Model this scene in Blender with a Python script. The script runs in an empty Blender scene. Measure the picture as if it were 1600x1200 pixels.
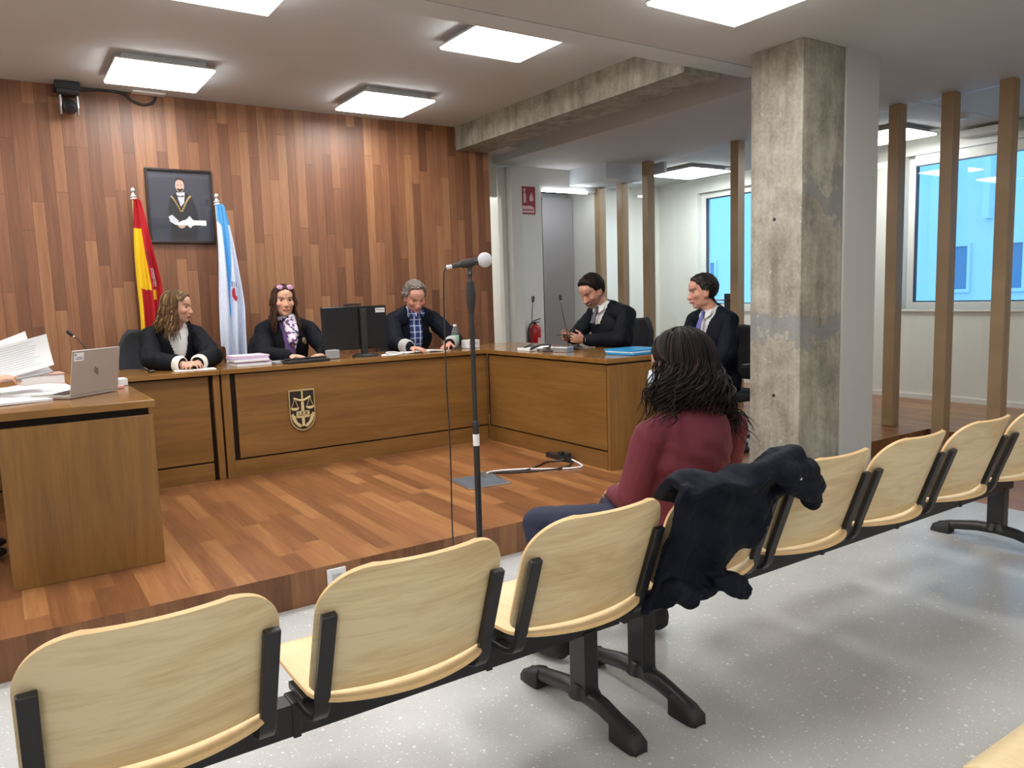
import bpy, math, random
import numpy as np
from mathutils import Vector, Matrix, noise
from mathutils.bvhtree import BVHTree
random.seed(7); RN = np.random.RandomState(5)
SC = bpy.context.scene
COL = SC.collection
PI = math.pi
def V(*a): return np.array(a, float)
def nrm(a):
    a = np.array(a, float); return a/(np.linalg.norm(a)+1e-12)
def rotz(a): c, s = math.cos(a), math.sin(a); return np.array([[c,-s,0],[s,c,0],[0,0,1.]])
def rotx(a): c, s = math.cos(a), math.sin(a); return np.array([[1.,0,0],[0,c,-s],[0,s,c]])
def roty(a): c, s = math.cos(a), math.sin(a); return np.array([[c,0,s],[0,1.,0],[-s,0,c]])

# ------------------------------------------------------------------ camera
yaw, pitch, roll, F = 0.587538801, 0.115575211, -0.0309764455, 1207.95383
cy, sy = math.cos(yaw), math.sin(yaw)
fw = V(sy*math.cos(pitch), cy*math.cos(pitch), -math.sin(pitch))
rt = V(cy, -sy, 0); up = np.cross(rt, fw)
r2 = math.cos(roll)*rt + math.sin(roll)*up; u2 = -math.sin(roll)*rt + math.cos(roll)*up
cam = bpy.data.cameras.new('camera'); camo = bpy.data.objects.new('camera', cam); COL.objects.link(camo)
camo.matrix_world = Matrix(((r2[0],u2[0],-fw[0],0),(r2[1],u2[1],-fw[1],0),(r2[2],u2[2],-fw[2],1.36),(0,0,0,1)))
cam.sensor_fit = 'HORIZONTAL'; cam.sensor_width = 36; cam.lens = 36*F/1600; cam.clip_start = 0.05
SC.camera = camo

# ------------------------------------------------------------------ materials
class G:
    def __init__(s, name):
        s.m = bpy.data.materials.new(name); s.m.use_nodes = True
        s.nt = s.m.node_tree; s.nt.nodes.clear()
        s.out = s.n('ShaderNodeOutputMaterial'); s.b = s.n('ShaderNodeBsdfPrincipled')
        s.l(s.b.outputs[0], s.out.inputs[0])
    def n(s, t, **k):
        x = s.nt.nodes.new(t)
        for a, b in k.items(): setattr(x, a, b)
        return x
    def l(s, a, b): s.nt.links.new(a, b)
    def put(s, v, sock):
        if hasattr(v, 'default_value') or isinstance(v, bpy.types.NodeSocket): s.l(v, sock)
        elif v is not None:
            if isinstance(v, (tuple, list)) and len(v) == 3 and sock.type == 'RGBA': v = (*v, 1)
            sock.default_value = v
    def math(s, op, a, b=None, c=None):
        x = s.n('ShaderNodeMath', operation=op); s.put(a, x.inputs[0])
        if b is not None: s.put(b, x.inputs[1])
        if c is not None: s.put(c, x.inputs[2])
        return x.outputs[0]
    def sep(s, v):
        x = s.n('ShaderNodeSeparateXYZ'); s.l(v, x.inputs[0]); return x.outputs
    def comb(s, a, b, c):
        x = s.n('ShaderNodeCombineXYZ'); s.put(a, x.inputs[0]); s.put(b, x.inputs[1]); s.put(c, x.inputs[2]); return x.outputs[0]
    def co(s): return s.n('ShaderNodeTexCoord').outputs['Object']
    def noise(s, vec, scale, detail=3, rough=.5, dist=0):
        x = s.n('ShaderNodeTexNoise'); s.l(vec, x.inputs['Vector']); x.inputs['Scale'].default_value = scale
        x.inputs['Detail'].default_value = detail; x.inputs['Roughness'].default_value = rough; x.inputs['Distortion'].default_value = dist
        return x.outputs[0]
    def ramp(s, f, stops, interp='LINEAR'):
        x = s.n('ShaderNodeValToRGB'); s.l(f, x.inputs[0]); r = x.color_ramp; r.interpolation = interp
        while len(r.elements) < len(stops): r.elements.new(.5)
        for e, (p, c) in zip(r.elements, stops): e.position = p; e.color = (*c, 1) if len(c) == 3 else c
        return x.outputs[0]
    def mix(s, f, a, b, blend='MIX'):
        x = s.n('ShaderNodeMix', data_type='RGBA', blend_type=blend); s.put(f, x.inputs[0]); s.put(a, x.inputs[6]); s.put(b, x.inputs[7]); return x.outputs[2]
    def rnd(s):
        return s.n('ShaderNodeObjectInfo').outputs['Random']
    def bump(s, h, strength=.2, dist=.002):
        x = s.n('ShaderNodeBump'); s.put(h, x.inputs['Height']); x.inputs['Strength'].default_value = strength; x.inputs['Distance'].default_value = dist
        s.l(x.outputs[0], s.b.inputs['Normal'])
    def fin(s, color=None, rough=.5, metal=0, spec=None, **k):
        s.put(color, s.b.inputs['Base Color']); s.put(rough, s.b.inputs['Roughness']); s.put(metal, s.b.inputs['Metallic'])
        if spec is not None: s.b.inputs['Specular IOR Level'].default_value = spec
        for a, b in k.items(): s.put(b, s.b.inputs[a.replace('_', ' ')])
        return s.m
def srgb(*c):
    return tuple((x/255/12.92 if x/255 <= .04045 else ((x/255+.055)/1.055)**2.4) for x in c)
def plain(name, c, rough=.5, metal=0, nz=.06, ns=30, bump=0, **k):
    g = G(name); co = g.co(); f = g.noise(co, ns, 4)
    col = g.mix(f, tuple(x*(1-nz) for x in c), tuple(min(1, x*(1+nz)) for x in c))
    if bump: g.bump(g.noise(co, ns*4, 3), bump, .001)
    return g.fin(col, rough, metal, **k)
def planks(name, u, v, w, L, pal, rough=.3, gap=.55, vein=.5, gw=.018, coat=0, dist=1.2, fine=.16, det=5):
    g = G(name); s = g.sep(g.co()); U, W = s[u], s[v]
    uu = g.math('DIVIDE', U, w); row = g.math('FLOOR', uu)
    wn = g.n('ShaderNodeTexWhiteNoise', noise_dimensions='1D'); g.l(row, wn.inputs['W'])
    vv = g.math('ADD', g.math('DIVIDE', W, L), g.math('MULTIPLY', wn.outputs[0], 9.7))
    vv = g.math('ADD', vv, g.math('MULTIPLY', g.math('SINE', g.math('MULTIPLY', vv, 2.1)), .28))
    cl = g.math('FLOOR', vv)
    w2 = g.n('ShaderNodeTexWhiteNoise', noise_dimensions='2D'); g.l(g.comb(row, cl, 0), w2.inputs['Vector'])
    r = w2.outputs[0]
    gv = g.comb(g.math('MULTIPLY', U, 26), g.math('MULTIPLY', W, 1.6), g.math('MULTIPLY', r, 37))
    n1 = g.noise(gv, 1.0, det, .6 if det > 3 else .5, dist)
    gv2 = g.comb(g.math('MULTIPLY', U, 160), g.math('MULTIPLY', W, 5), g.math('MULTIPLY', r, 37))
    n2 = g.noise(gv2, 1.0, 2)
    t = g.math('ADD', g.math('MULTIPLY', r, 1-vein), g.math('MULTIPLY', n1, vein))
    t = g.math('ADD', t, g.math('MULTIPLY', g.math('SUBTRACT', n2, .5), fine))
    col = g.ramp(t, pal)
    fu = g.math('FRACT', uu); fv = g.math('FRACT', vv)
    e1 = g.math('LESS_THAN', g.math('MINIMUM', fu, g.math('SUBTRACT', 1, fu)), gw)
    e2 = g.math('LESS_THAN', fv, .0035/L)
    e = g.math('MAXIMUM', e1, e2)
    col = g.mix(g.math('MULTIPLY', e, gap), col, (.03, .015, .008))
    g.bump(g.math('SUBTRACT', 1, e), .3, .001)
    rr = g.math('ADD', rough, g.math('MULTIPLY', n2, .1))
    return g.fin(col, rr, Coat_Weight=coat)
def veneer(name, u, v, pal, rough=.35, su=14, sv=1.0, dist=1.5, rand=True, fine=.25):
    g = G(name); s = g.sep(g.co())
    off = g.math('MULTIPLY', g.rnd(), 50) if rand else 0.0
    gv = g.comb(g.math('MULTIPLY', s[u], su), g.math('MULTIPLY', s[v], sv), off)
    n1 = g.noise(gv, 1.0, 4, .55, dist)
    n2 = g.noise(g.comb(g.math('MULTIPLY', s[u], su*12), g.math('MULTIPLY', s[v], sv*6), off), 1.0, 2)
    n3 = g.noise(g.comb(g.math('MULTIPLY', s[u], su*.4), g.math('MULTIPLY', s[v], sv*.8), off), 1.0, 1)
    t = g.math('ADD', g.math('MULTIPLY', n1, .55), g.math('MULTIPLY', n2, fine))
    t = g.math('ADD', t, g.math('MULTIPLY', n3, .45-fine+.2))
    return g.fin(g.ramp(t, pal), rough)
def attrmat(name, rough=.5, spec=.5, bump=0, bs=300, sss=0, aniso=None):
    g = G(name); a = g.n('ShaderNodeAttribute', attribute_name='tint'); co = g.co()
    n = g.noise(co, 60, 3)
    col = g.mix(g.math('MULTIPLY', n, .22), a.outputs['Color'], (0.0, 0, 0))
    if bump: g.bump(g.noise(co, bs, 2), bump, .0015)
    m = g.fin(col, rough, 0, spec)
    if sss:
        g.b.inputs['Subsurface Weight'].default_value = sss; g.b.inputs['Subsurface Radius'].default_value = (.01, .004, .002)
    return m
def emit(name, c, st):
    g = G(name); return g.fin((.8,.8,.8), .5, Emission_Color=(*c, 1), Emission_Strength=st)
def glass(name, tint=(1,1,1), refl=1.0):
    g = G(name); g.nt.nodes.remove(g.b)
    t = g.n('ShaderNodeBsdfTransparent'); t.inputs[0].default_value = (*tint, 1)
    gl = g.n('ShaderNodeBsdfGlossy'); gl.inputs['Roughness'].default_value = .02
    lw = g.n('ShaderNodeLayerWeight'); lw.inputs[0].default_value = .5
    fr = g.math('ADD', .035, g.math('MULTIPLY', g.math('POWER', lw.outputs['Facing'], 5), .9))
    mx = g.n('ShaderNodeMixShader'); g.l(g.math('MULTIPLY', fr, refl), mx.inputs[0]); g.l(t.outputs[0], mx.inputs[1]); g.l(gl.outputs[0], mx.inputs[2])
    g.l(mx.outputs[0], g.out.inputs[0]); return g.m

WOODPAL = [(.05, srgb(84,52,36)), (.25, srgb(104,66,44)), (.45, srgb(122,80,54)), (.62, srgb(140,95,65)), (.8, srgb(158,114,78)), (1, srgb(176,134,94))]
FLOORPAL = [(.0, srgb(78,44,28)), (.25, srgb(108,66,40)), (.45, srgb(130,82,50)), (.65, srgb(148,98,60)), (.82, srgb(166,118,74)), (1, srgb(184,138,92))]
DESKPAL = [(.15, srgb(84,56,24)), (.4, srgb(108,75,35)), (.6, srgb(124,88,44)), (.85, srgb(142,104,56))]
M = {}
M['wallwood'] = planks('wall_wood', 0, 2, .078, .95, WOODPAL, .38, .6, .5, .02)
M['floorwood'] = planks('floor_wood', 0, 1, .085, .85, [(p, tuple(x*k for x, k in zip(c, (1.02,1.08,1.07)))) for p, c in FLOORPAL], .26, .22, .6, .012, dist=1.6, fine=.06, det=3)
M['floorwood_far'] = planks('floor_wood_far', 1, 0, .092, .7, FLOORPAL, .2, .35, .45, .008)
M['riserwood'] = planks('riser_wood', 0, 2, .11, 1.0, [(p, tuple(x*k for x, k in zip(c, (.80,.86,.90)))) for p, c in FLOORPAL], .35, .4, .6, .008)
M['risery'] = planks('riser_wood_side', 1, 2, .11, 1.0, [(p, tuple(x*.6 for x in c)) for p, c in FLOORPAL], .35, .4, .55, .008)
M['deskh'] = veneer('desk_veneer_across', 2, 0, DESKPAL, .33, 16, 1.2)
M['deskhy'] = veneer('desk_veneer_side', 2, 1, DESKPAL, .33, 16, 1.2)
M['deskv'] = veneer('desk_veneer_upright', 0, 2, [(p, tuple(x*1.08 for x in c)) for p, c in DESKPAL], .36, 13, 1.1, 2.0)
M['desktop'] = veneer('desk_top_veneer', 1, 0, [(p, tuple(x*1.1 for x in c)) for p, c in DESKPAL], .16, 14, 1.2)
M['groove'] = plain('dark_groove', srgb(26,14,9), .6, spec=.2)
M['ply'] = veneer('birch_ply', 2, 0, [(.3, srgb(190,161,114)), (.5, srgb(213,188,142)), (.68, srgb(230,210,168))], .38, 11, 2.0, 2.8)
M['plyseat'] = veneer('birch_ply_seat', 0, 1, [(.2, srgb(206,178,130)), (.5, srgb(222,198,152)), (.8, srgb(234,214,172))], .36, 16, 2.2, 2.0)
M['plyedge'] = plain('ply_edge', srgb(226,190,136), .5)
M['slat'] = veneer('slat_oak', 0, 2, [(.2, srgb(118,95,68)), (.5, srgb(146,121,89)), (.8, srgb(168,143,110))], .45, 30, 1.0)
M['black'] = plain('black_metal', (.018,.018,.02), .38)
M['rubber'] = plain('black_rubber', (.014,.014,.015), .6, bump=.1)
M['white'] = plain('white_paint', (.72,.72,.70), .5, nz=.015)
M['offwhite'] = plain('warm_white_paint', (.74,.745,.71), .35, nz=.015)
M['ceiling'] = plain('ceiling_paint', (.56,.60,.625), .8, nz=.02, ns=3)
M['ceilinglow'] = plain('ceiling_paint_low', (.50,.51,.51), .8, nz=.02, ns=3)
M['greypaint'] = plain('grey_door_paint', (.42,.42,.44), .35, nz=.03, ns=3)
M['lampbody'] = plain('lamp_body', (.5,.5,.5), .5)
M['steel'] = plain('brushed_steel', (.5,.52,.55), .3, .9)
M['chrome'] = plain('chrome', (.75,.75,.76), .15, 1)
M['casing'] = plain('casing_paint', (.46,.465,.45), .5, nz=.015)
M['paper'] = plain('white_paper', (.78,.79,.80), .6, nz=.02)
M['gold'] = plain('pale_gold', srgb(190,172,124), .4, .4)
M['cardwhite'] = plain('white_card', (.7,.7,.72), .5, nz=.02)
def terrazzo():
    g = G('terrazzo'); co = g.co()
    base = g.ramp(g.noise(co, 2.2, 4, .6), [(.3, (.44,.445,.44)), (.7, (.52,.525,.52))])
    fine = g.noise(co, 220, 2)
    base = g.mix(.18, base, g.ramp(fine, [(.3, (.22,.22,.22)), (.7, (.62,.62,.60))]))
    for sc, th, jit in ((26, .17, 1), (55, .2, 1), (90, .2, 1)):
        v = g.n('ShaderNodeTexVoronoi', feature='F1'); g.l(co, v.inputs['Vector']); v.inputs['Scale'].default_value = sc
        nn = g.math('ADD', g.math('MULTIPLY', g.noise(co, sc*2.3, 1), .25), -.1)
        sel = g.math('GREATER_THAN', g.sep(v.outputs['Color'])[0], .62)
        m = g.math('MULTIPLY', g.math('LESS_THAN', g.math('ADD', v.outputs['Distance'], nn), th), sel)
        base = g.mix(g.math('MULTIPLY', m, .75), base, (.82,.82,.78))
    v = g.n('ShaderNodeTexVoronoi', feature='F1'); g.l(co, v.inputs['Vector']); v.inputs['Scale'].default_value = 40
    m = g.math('MULTIPLY', g.math('LESS_THAN', v.outputs['Distance'], .1), g.math('GREATER_THAN', g.sep(v.outputs['Color'])[1], .85))
    base = g.mix(g.math('MULTIPLY', m, .6), base, (.12,.12,.12))
    return g.fin(base, .3)
M['terrazzo'] = terrazzo()
def concrete(name, dark=1):
    g = G(name); co = g.co(); s = g.sep(co)
    st = g.comb(g.math('MULTIPLY', g.math('ADD', s[0], s[1]), 9), g.math('MULTIPLY', g.math('SUBTRACT', s[1], s[0]), 9), g.math('MULTIPLY', s[2], 1.4))
    n1 = g.noise(co, 5, 8, .62, .3); n2 = g.noise(st, 1, 6, .6); n3 = g.noise(co, 45, 4, .6)
    t = g.math('ADD', g.math('MULTIPLY', n1, .45), g.math('ADD', g.math('MULTIPLY', n2, .4), g.math('MULTIPLY', n3, .2)))
    col = g.ramp(t, [(.36, tuple(x*dark for x in srgb(98,94,84))), (.5, tuple(x*dark for x in srgb(136,131,119))), (.64, tuple(x*dark for x in srgb(168,163,150)))])
    # smoother grey repair mortar in bands at about the same heights all round
    zz = g.math('ADD', s[2], g.math('MULTIPLY', g.math('SUBTRACT', g.noise(co, 7, 5, .6), .5), .5))
    b1 = g.math('LESS_THAN', g.math('ABSOLUTE', g.math('SUBTRACT', zz, 1.10)), .075)
    zz2 = g.math('ADD', s[2], g.math('MULTIPLY', g.math('SUBTRACT', g.noise(co, 5, 4, .5), .5), 1.0))
    b2 = g.math('MULTIPLY', g.math('LESS_THAN', g.math('ABSOLUTE', g.math('SUBTRACT', zz2, 1.95)), .09), g.math('GREATER_THAN', s[0], 4.03-9*(dark != 1)))
    b2 = g.math('MULTIPLY', b2, g.math('LESS_THAN', g.math('ABSOLUTE', g.math('SUBTRACT', s[1], 2.95)), .12))
    col = g.mix(g.math('MULTIPLY', g.math('MAXIMUM', b1, b2), .7), col, tuple(x*dark for x in srgb(120,122,124)))
    sp = g.math('GREATER_THAN', g.noise(co, 24, 3, .7), .69)
    col = g.mix(g.math('MULTIPLY', sp, .35), col, (.62,.6,.54))
    g.bump(g.math('ADD', n3, n1), .35, .004)
    return g.fin(col, .75)
M['concrete'] = concrete('concrete')
M['beamconc'] = concrete('concrete_beam', .96)

# ------------------------------------------------------------------ mesh building
WM = {}
def wmat(o):
    m = Matrix.Identity(4)
    while o is not None:
        m = WM.get(o.name, Matrix.Identity(4)) @ m; o = o.parent
    return m
class MB:
    def __init__(s): s.v = []; s.f = []; s.m = []; s.n = 0; s.uv = None
    def add(s, v, f, mi=0):
        v = np.asarray(v, float); s.v.append(v)
        for a in f: s.f.append(tuple(int(i)+s.n for i in a)); s.m.append(mi)
        s.n += len(v); return s
    def box(s, x0, x1, y0, y1, z0, z1, mi=0, T=None):
        v = np.array([(x, y, z) for x in (x0, x1) for y in (y0, y1) for z in (z0, z1)], float)
        if T is not None: v = T(v)
        return s.add(v, [(0,1,3,2),(4,6,7,5),(0,4,5,1),(2,3,7,6),(0,2,6,4),(1,5,7,3)], mi)
    def obox(s, c, R, h, mi=0):
        R = np.asarray(R, float); c = np.asarray(c, float)
        return s.box(-h[0], h[0], -h[1], h[1], -h[2], h[2], mi, lambda v: v @ R.T + c)
    def bar(s, a, b, w, h, mi=0, upv=(0,0,1)):
        a, b = np.array(a, float), np.array(b, float); d = nrm(b-a); x = np.cross(d, upv)
        if np.linalg.norm(x) < 1e-3: x = np.cross(d, (0,1,0))
        x = nrm(x); z = np.cross(x, d)
        return s.obox((a+b)/2, np.stack([x, d, z], 1), (w/2, np.linalg.norm(b-a)/2, h/2), mi)
    def tube(s, pts, r, n=8, mi=0, flat=1.0, closed=False, upv=None):
        P = np.array(pts, float); k = len(P); r = np.broadcast_to(np.asarray(r, float), (k,))
        T = np.gradient(P, axis=0); T /= np.linalg.norm(T, axis=1, keepdims=True)+1e-12
        ref = np.array(upv if upv is not None else ((0,0,1) if abs(T[0][2]) < .9 else (0,1,0)), float)
        out = []; x = nrm(np.cross(T[0], ref))
        for i in range(k):
            x = nrm(x - T[i]*(x@T[i])); y = np.cross(T[i], x)
            for j in range(n):
                a = 2*PI*j/n; out.append(P[i] + r[i]*(math.cos(a)*x + math.sin(a)*flat*y))
        f = []
        for i in range(k-1):
            for j in range(n):
                f.append((i*n+j, i*n+(j+1)%n, (i+1)*n+(j+1)%n, (i+1)*n+j))
        f.append(tuple(range(n-1, -1, -1))); f.append(tuple((k-1)*n+j for j in range(n)))
        return s.add(out, f, mi)
    def lathe(s, prof, c=(0,0,0), R=None, n=24, mi=0):
        R = np.eye(3) if R is None else np.asarray(R, float); out = []
        for r, z in prof:
            for j in range(n):
                a = 2*PI*j/n; out.append((r*math.cos(a), r*math.sin(a), z))
        out = np.array(out) @ R.T + np.array(c, float); f = []; k = len(prof)
        for i in range(k-1):
            for j in range(n): f.append((i*n+j, i*n+(j+1)%n, (i+1)*n+(j+1)%n, (i+1)*n+j))
        f.append(tuple(range(n-1, -1, -1))); f.append(tuple((k-1)*n+j for j in range(n)))
        return s.add(out, f, mi)
    def cyl(s, a, b, r, n=20, mi=0, r1=None):
        a, b = np.array(a, float), np.array(b, float); d = nrm(b-a)
        x = nrm(np.cross(d, (0,0,1) if abs(d[2]) < .9 else (0,1,0))); y = np.cross(d, x)
        return s.lathe([(r, 0), (r if r1 is None else r1, np.linalg.norm(b-a))], a, np.stack([x, y, d], 1), n, mi)
    def ell(s, c, r, R=None, n=16, mi=0, k=10):
        R = np.eye(3) if R is None else np.asarray(R, float); r = np.broadcast_to(np.asarray(r, float), (3,))
        v = [(0,0,-1)]
        for i in range(1, k):
            t = -PI/2+PI*i/k
            for j in range(n): v.append((math.cos(t)*math.cos(2*PI*j/n), math.cos(t)*math.sin(2*PI*j/n), math.sin(t)))
        v.append((0,0,1)); v = (np.array(v)*r) @ R.T + np.array(c, float); f = []
        for j in range(n): f.append((0, 1+(j+1)%n, 1+j))
        for i in range(k-2):
            for j in range(n): f.append((1+i*n+j, 1+i*n+(j+1)%n, 1+(i+1)*n+(j+1)%n, 1+(i+1)*n+j))
        e = len(v)-1; b = 1+(k-2)*n
        for j in range(n): f.append((b+j, b+(j+1)%n, e))
        return s.add(v, f, mi)
    def cap(s, a, b, ra, rb, n=14, mi=0):
        a, b = np.array(a, float), np.array(b, float); d = nrm(b-a); L = np.linalg.norm(b-a)
        x = nrm(np.cross(d, (0,0,1) if abs(d[2]) < .9 else (0,1,0))); y = np.cross(d, x)
        prof = [(max(1e-4, ra*math.cos(t)), ra*math.sin(t)) for t in np.linspace(-PI/2, 0, 5)] + [(max(1e-4, rb*math.cos(t)), L+rb*math.sin(t)) for t in np.linspace(0, PI/2, 5)]
        return s.lathe(prof, a, np.stack([x, y, d], 1), n, mi)
    def poly(s, pts, th, nv, mi=0):
        P = np.array(pts, float); k = len(P); o = np.array(nv, float)*th
        f = [tuple(range(k)), tuple(range(2*k-1, k-1, -1))] + [(i, i+k, (i+1)%k+k, (i+1)%k) for i in range(k)]
        return s.add(np.vstack([P, P-o]), f, mi)
    def slab(s, P, t, mi=0, me=None):
        P = np.array(P, float); a, b, _ = P.shape
        N = np.cross(np.gradient(P, axis=0), np.gradient(P, axis=1)); N /= np.linalg.norm(N, axis=2, keepdims=True)+1e-12
        Q = P - N*t; v = np.vstack([P.reshape(-1, 3), Q.reshape(-1, 3)]); o = a*b
        f = []
        for i in range(a-1):
            for j in range(b-1):
                q = i*b+j; f.append((q, q+b, q+b+1, q+1)); f.append((o+q, o+q+1, o+q+b+1, o+q+b))
        e = []
        for j in range(b-1): e.append((j, j+1, o+j+1, o+j)); q = (a-1)*b+j; e.append((q, o+q, o+q+1, q+1))
        for i in range(a-1): q = i*b; e.append((q, o+q, o+q+b, q+b)); q = i*b+b-1; e.append((q, q+b, o+q+b, o+q))
        k = s.n; s.add(v, f, mi)
        for x in e: s.f.append(tuple(i+k for i in x)); s.m.append(mi if me is None else me)
        return s
    def build(s, name, mats, parent=None, smooth=False, bevel=0, kind=None, local=False, col=None):
        me = bpy.data.meshes.new(name); v = np.vstack(s.v)
        o = bpy.data.objects.new(name, me); o.parent = parent; COL.objects.link(o)
        if parent is not None and not local:
            inv = np.array(wmat(parent).inverted()); v = v @ inv[:3,:3].T + inv[:3,3]
        me.from_pydata(v.tolist(), [], s.f)
        for m in (mats if isinstance(mats, (list, tuple)) else [mats]): me.materials.append(M[m] if isinstance(m, str) else m)
        me.polygons.foreach_set('material_index', s.m)
        if smooth: me.polygons.foreach_set('use_smooth', [True]*len(me.polygons))
        if col is not None:
            a = me.color_attributes.new('tint', 'FLOAT_COLOR', 'POINT'); c = np.ones((len(v), 4)); c[:, :3] = col; a.data.foreach_set('color', c.ravel())
        me.validate(); me.update()
        if smooth and smooth != 'all': 
            try: me.set_sharp_from_angle(angle=math.radians(50))
            except Exception: pass
        if bevel:
            b = o.modifiers.new('bevel', 'BEVEL'); b.width = bevel; b.segments = 2; b.limit_method = 'ANGLE'; b.angle_limit = math.radians(50)
            b.use_clamp_overlap = True
        if kind: o['kind'] = kind
        return o
def thing(name, label, cat, loc=(0,0,0), rz=0, group=None, parent=None):
    o = bpy.data.objects.new(name, None); COL.objects.link(o); o.location = loc; o.rotation_euler = (0, 0, rz); o.empty_display_size = .05
    WM[o.name] = Matrix.Translation(loc) @ Matrix.Rotation(rz, 4, 'Z')
    o['label'] = label; o['category'] = cat
    if group: o['group'] = group
    return o
def tag(o, label, cat, group=None):
    o['label'] = label; o['category'] = cat
    if group: o['group'] = group
    return o
def clone(root, loc, rz=0, label=None):
    r = root.copy(); COL.objects.link(r); r.location = loc; r.rotation_euler = (0, 0, rz)
    WM[r.name] = Matrix.Translation(loc) @ Matrix.Rotation(rz, 4, 'Z')
    if label: r['label'] = label
    for ch in list(root.children):
        c = ch.copy(); COL.objects.link(c); c.parent = r
        for g in ch.children:
            d = g.copy(); COL.objects.link(d); d.parent = c
    return r
def struct(name, mb, mats, label=None, **k):
    o = mb.build(name, mats, kind='structure', **k)
    return o
def textmesh(name, txt, size, c, R, mat, parent, th=.001, align='CENTER'):
    cu = bpy.data.curves.new(name, 'FONT'); cu.body = txt; cu.size = size; cu.align_x = align; cu.align_y = 'CENTER'; cu.extrude = th
    t = bpy.data.objects.new(name, cu); COL.objects.link(t)
    dg = bpy.context.evaluated_depsgraph_get(); me = bpy.data.meshes.new_from_object(t.evaluated_get(dg))
    v = np.empty(len(me.vertices)*3); me.vertices.foreach_get('co', v); v = v.reshape(-1, 3) @ np.asarray(R).T + np.array(c, float)
    f = [tuple(p.vertices) for p in me.polygons]; bpy.data.objects.remove(t); bpy.data.meshes.remove(me)
    mb = MB(); mb.add(v, f); return mb.build(name, mat, parent)
XZ = np.array([[1,0,0],[0,0,-1],[0,1,0]], float).T.T  # text plane facing -y: x->x, y->z
XZ = np.stack([V(1,0,0), V(0,0,1), V(0,-1,0)], 1)
def arc(c, r, a0, a1, n=12):
    return [(c[0]+r*math.cos(t), c[1]+r*math.sin(t)) for t in np.linspace(a0, a1, n)]
# ================================================================== the setting
ZC, ZS, ST = 2.96, 2.78, 0.163
def S(name, boxes, mat, **k):
    mb = MB()
    for b in boxes: mb.box(*b)
    return struct(name, mb, mat, **k)
S('floor', [(-3.2,4.93,-2.6,3.3,-.1,0)], 'terrazzo')
S('floor_wood_strip', [(4.93,6.27,-2.6,3.3,-.1,0)], 'floorwood')
mb = MB(); mb.box(-3.2,6.27,3.30,9.6,0,ST); mb.box(6.27,7.85,-2.6,9.6,0,ST)
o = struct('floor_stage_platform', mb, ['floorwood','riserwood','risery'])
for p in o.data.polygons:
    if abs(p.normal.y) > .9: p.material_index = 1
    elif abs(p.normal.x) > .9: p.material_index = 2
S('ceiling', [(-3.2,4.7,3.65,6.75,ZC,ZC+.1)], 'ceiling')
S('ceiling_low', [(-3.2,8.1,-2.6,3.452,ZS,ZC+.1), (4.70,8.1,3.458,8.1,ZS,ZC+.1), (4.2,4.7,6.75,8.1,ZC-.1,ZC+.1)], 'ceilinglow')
S('trim_ceiling_strip', [(-3.2,4.43,3.466,3.65,ZS,ZC+.1)], 'ceiling')
S('trim_shadow_gap', [(-3.2,4.43,3.452,3.466,ZS+.03,ZC+.1)], 'groove')
o = S('beam_concrete', [(3.835,4.18,3.65,6.6,2.745,ZC)], 'beamconc'); 
S('ceiling_dropped_box', [(5.76,6.30,6.65,7.95,2.60,ZS)], 'ceiling')
S('wall_back', [(-3.2,4.2,6.6,6.75,0,ZC)], 'wallwood')
S('wall_left', [(-3.3,-3.2,-2.6,6.75,0,ZC+.1)], 'white')
S('wall_front', [(-3.3,8.1,-2.7,-2.6,0,ZC+.1)], 'white')
# recess behind the right end of the stage
S('wall_recess', [(4.2,4.745,7.3,7.38,2.43,ZC), (4.98,5.34,7.3,7.95,ST,ZS)], 'offwhite')
S('wall_alcove', [(5.34,6.16,7.3,7.38,2.535,ZS)], 'offwhite')
S('wall_alcove_side', [(6.2,6.27,7.36,8.0,ST,ZS)], 'offwhite')
S('wall_passage', [(4.0,4.2,6.75,7.38,0,ZC)], 'offwhite')
S('wall_glazed_room', [(6.27,7.85,7.95,8.05,ST,ZS)], 'offwhite')
S('wall_corridor', [(3.9,7.0,9.3,9.4,ST,2.7), (3.8,3.9,7.38,9.4,ST,2.7), (3.9,4.2,7.3,7.38,ST,2.7), (7.0,7.1,8.05,9.4,ST,2.7), (4.98,7.0,7.96,8.04,ST,2.7)], 'offwhite')
S('ceiling_corridor', [(3.8,7.1,7.38,9.4,2.7,2.78)], 'ceiling')
S('trim_door_post', [(4.745,4.80,7.22,7.30,ST,2.74)], 'white', bevel=.004)
S('trim_wide_door_post', [(4.81,4.95,7.12,7.30,ST,2.74)], 'white', bevel=.004)
mb = MB(); mb.box(5.35,5.71,7.80,7.86,ST,2.53); o = struct('door_1', mb, 'greypaint', bevel=.003)
mb = MB(); mb.box(5.72,6.19,7.80,7.86,ST,2.53); o = struct('door_2', mb, 'greypaint', bevel=.003)
mb = MB(); mb.box(5.40,6.15,9.26,9.30,ST,2.3); o = struct('door_3', mb, 'white', bevel=.003)
M['ink'] = plain('black_ink', (.015,.015,.018), .5)
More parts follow.
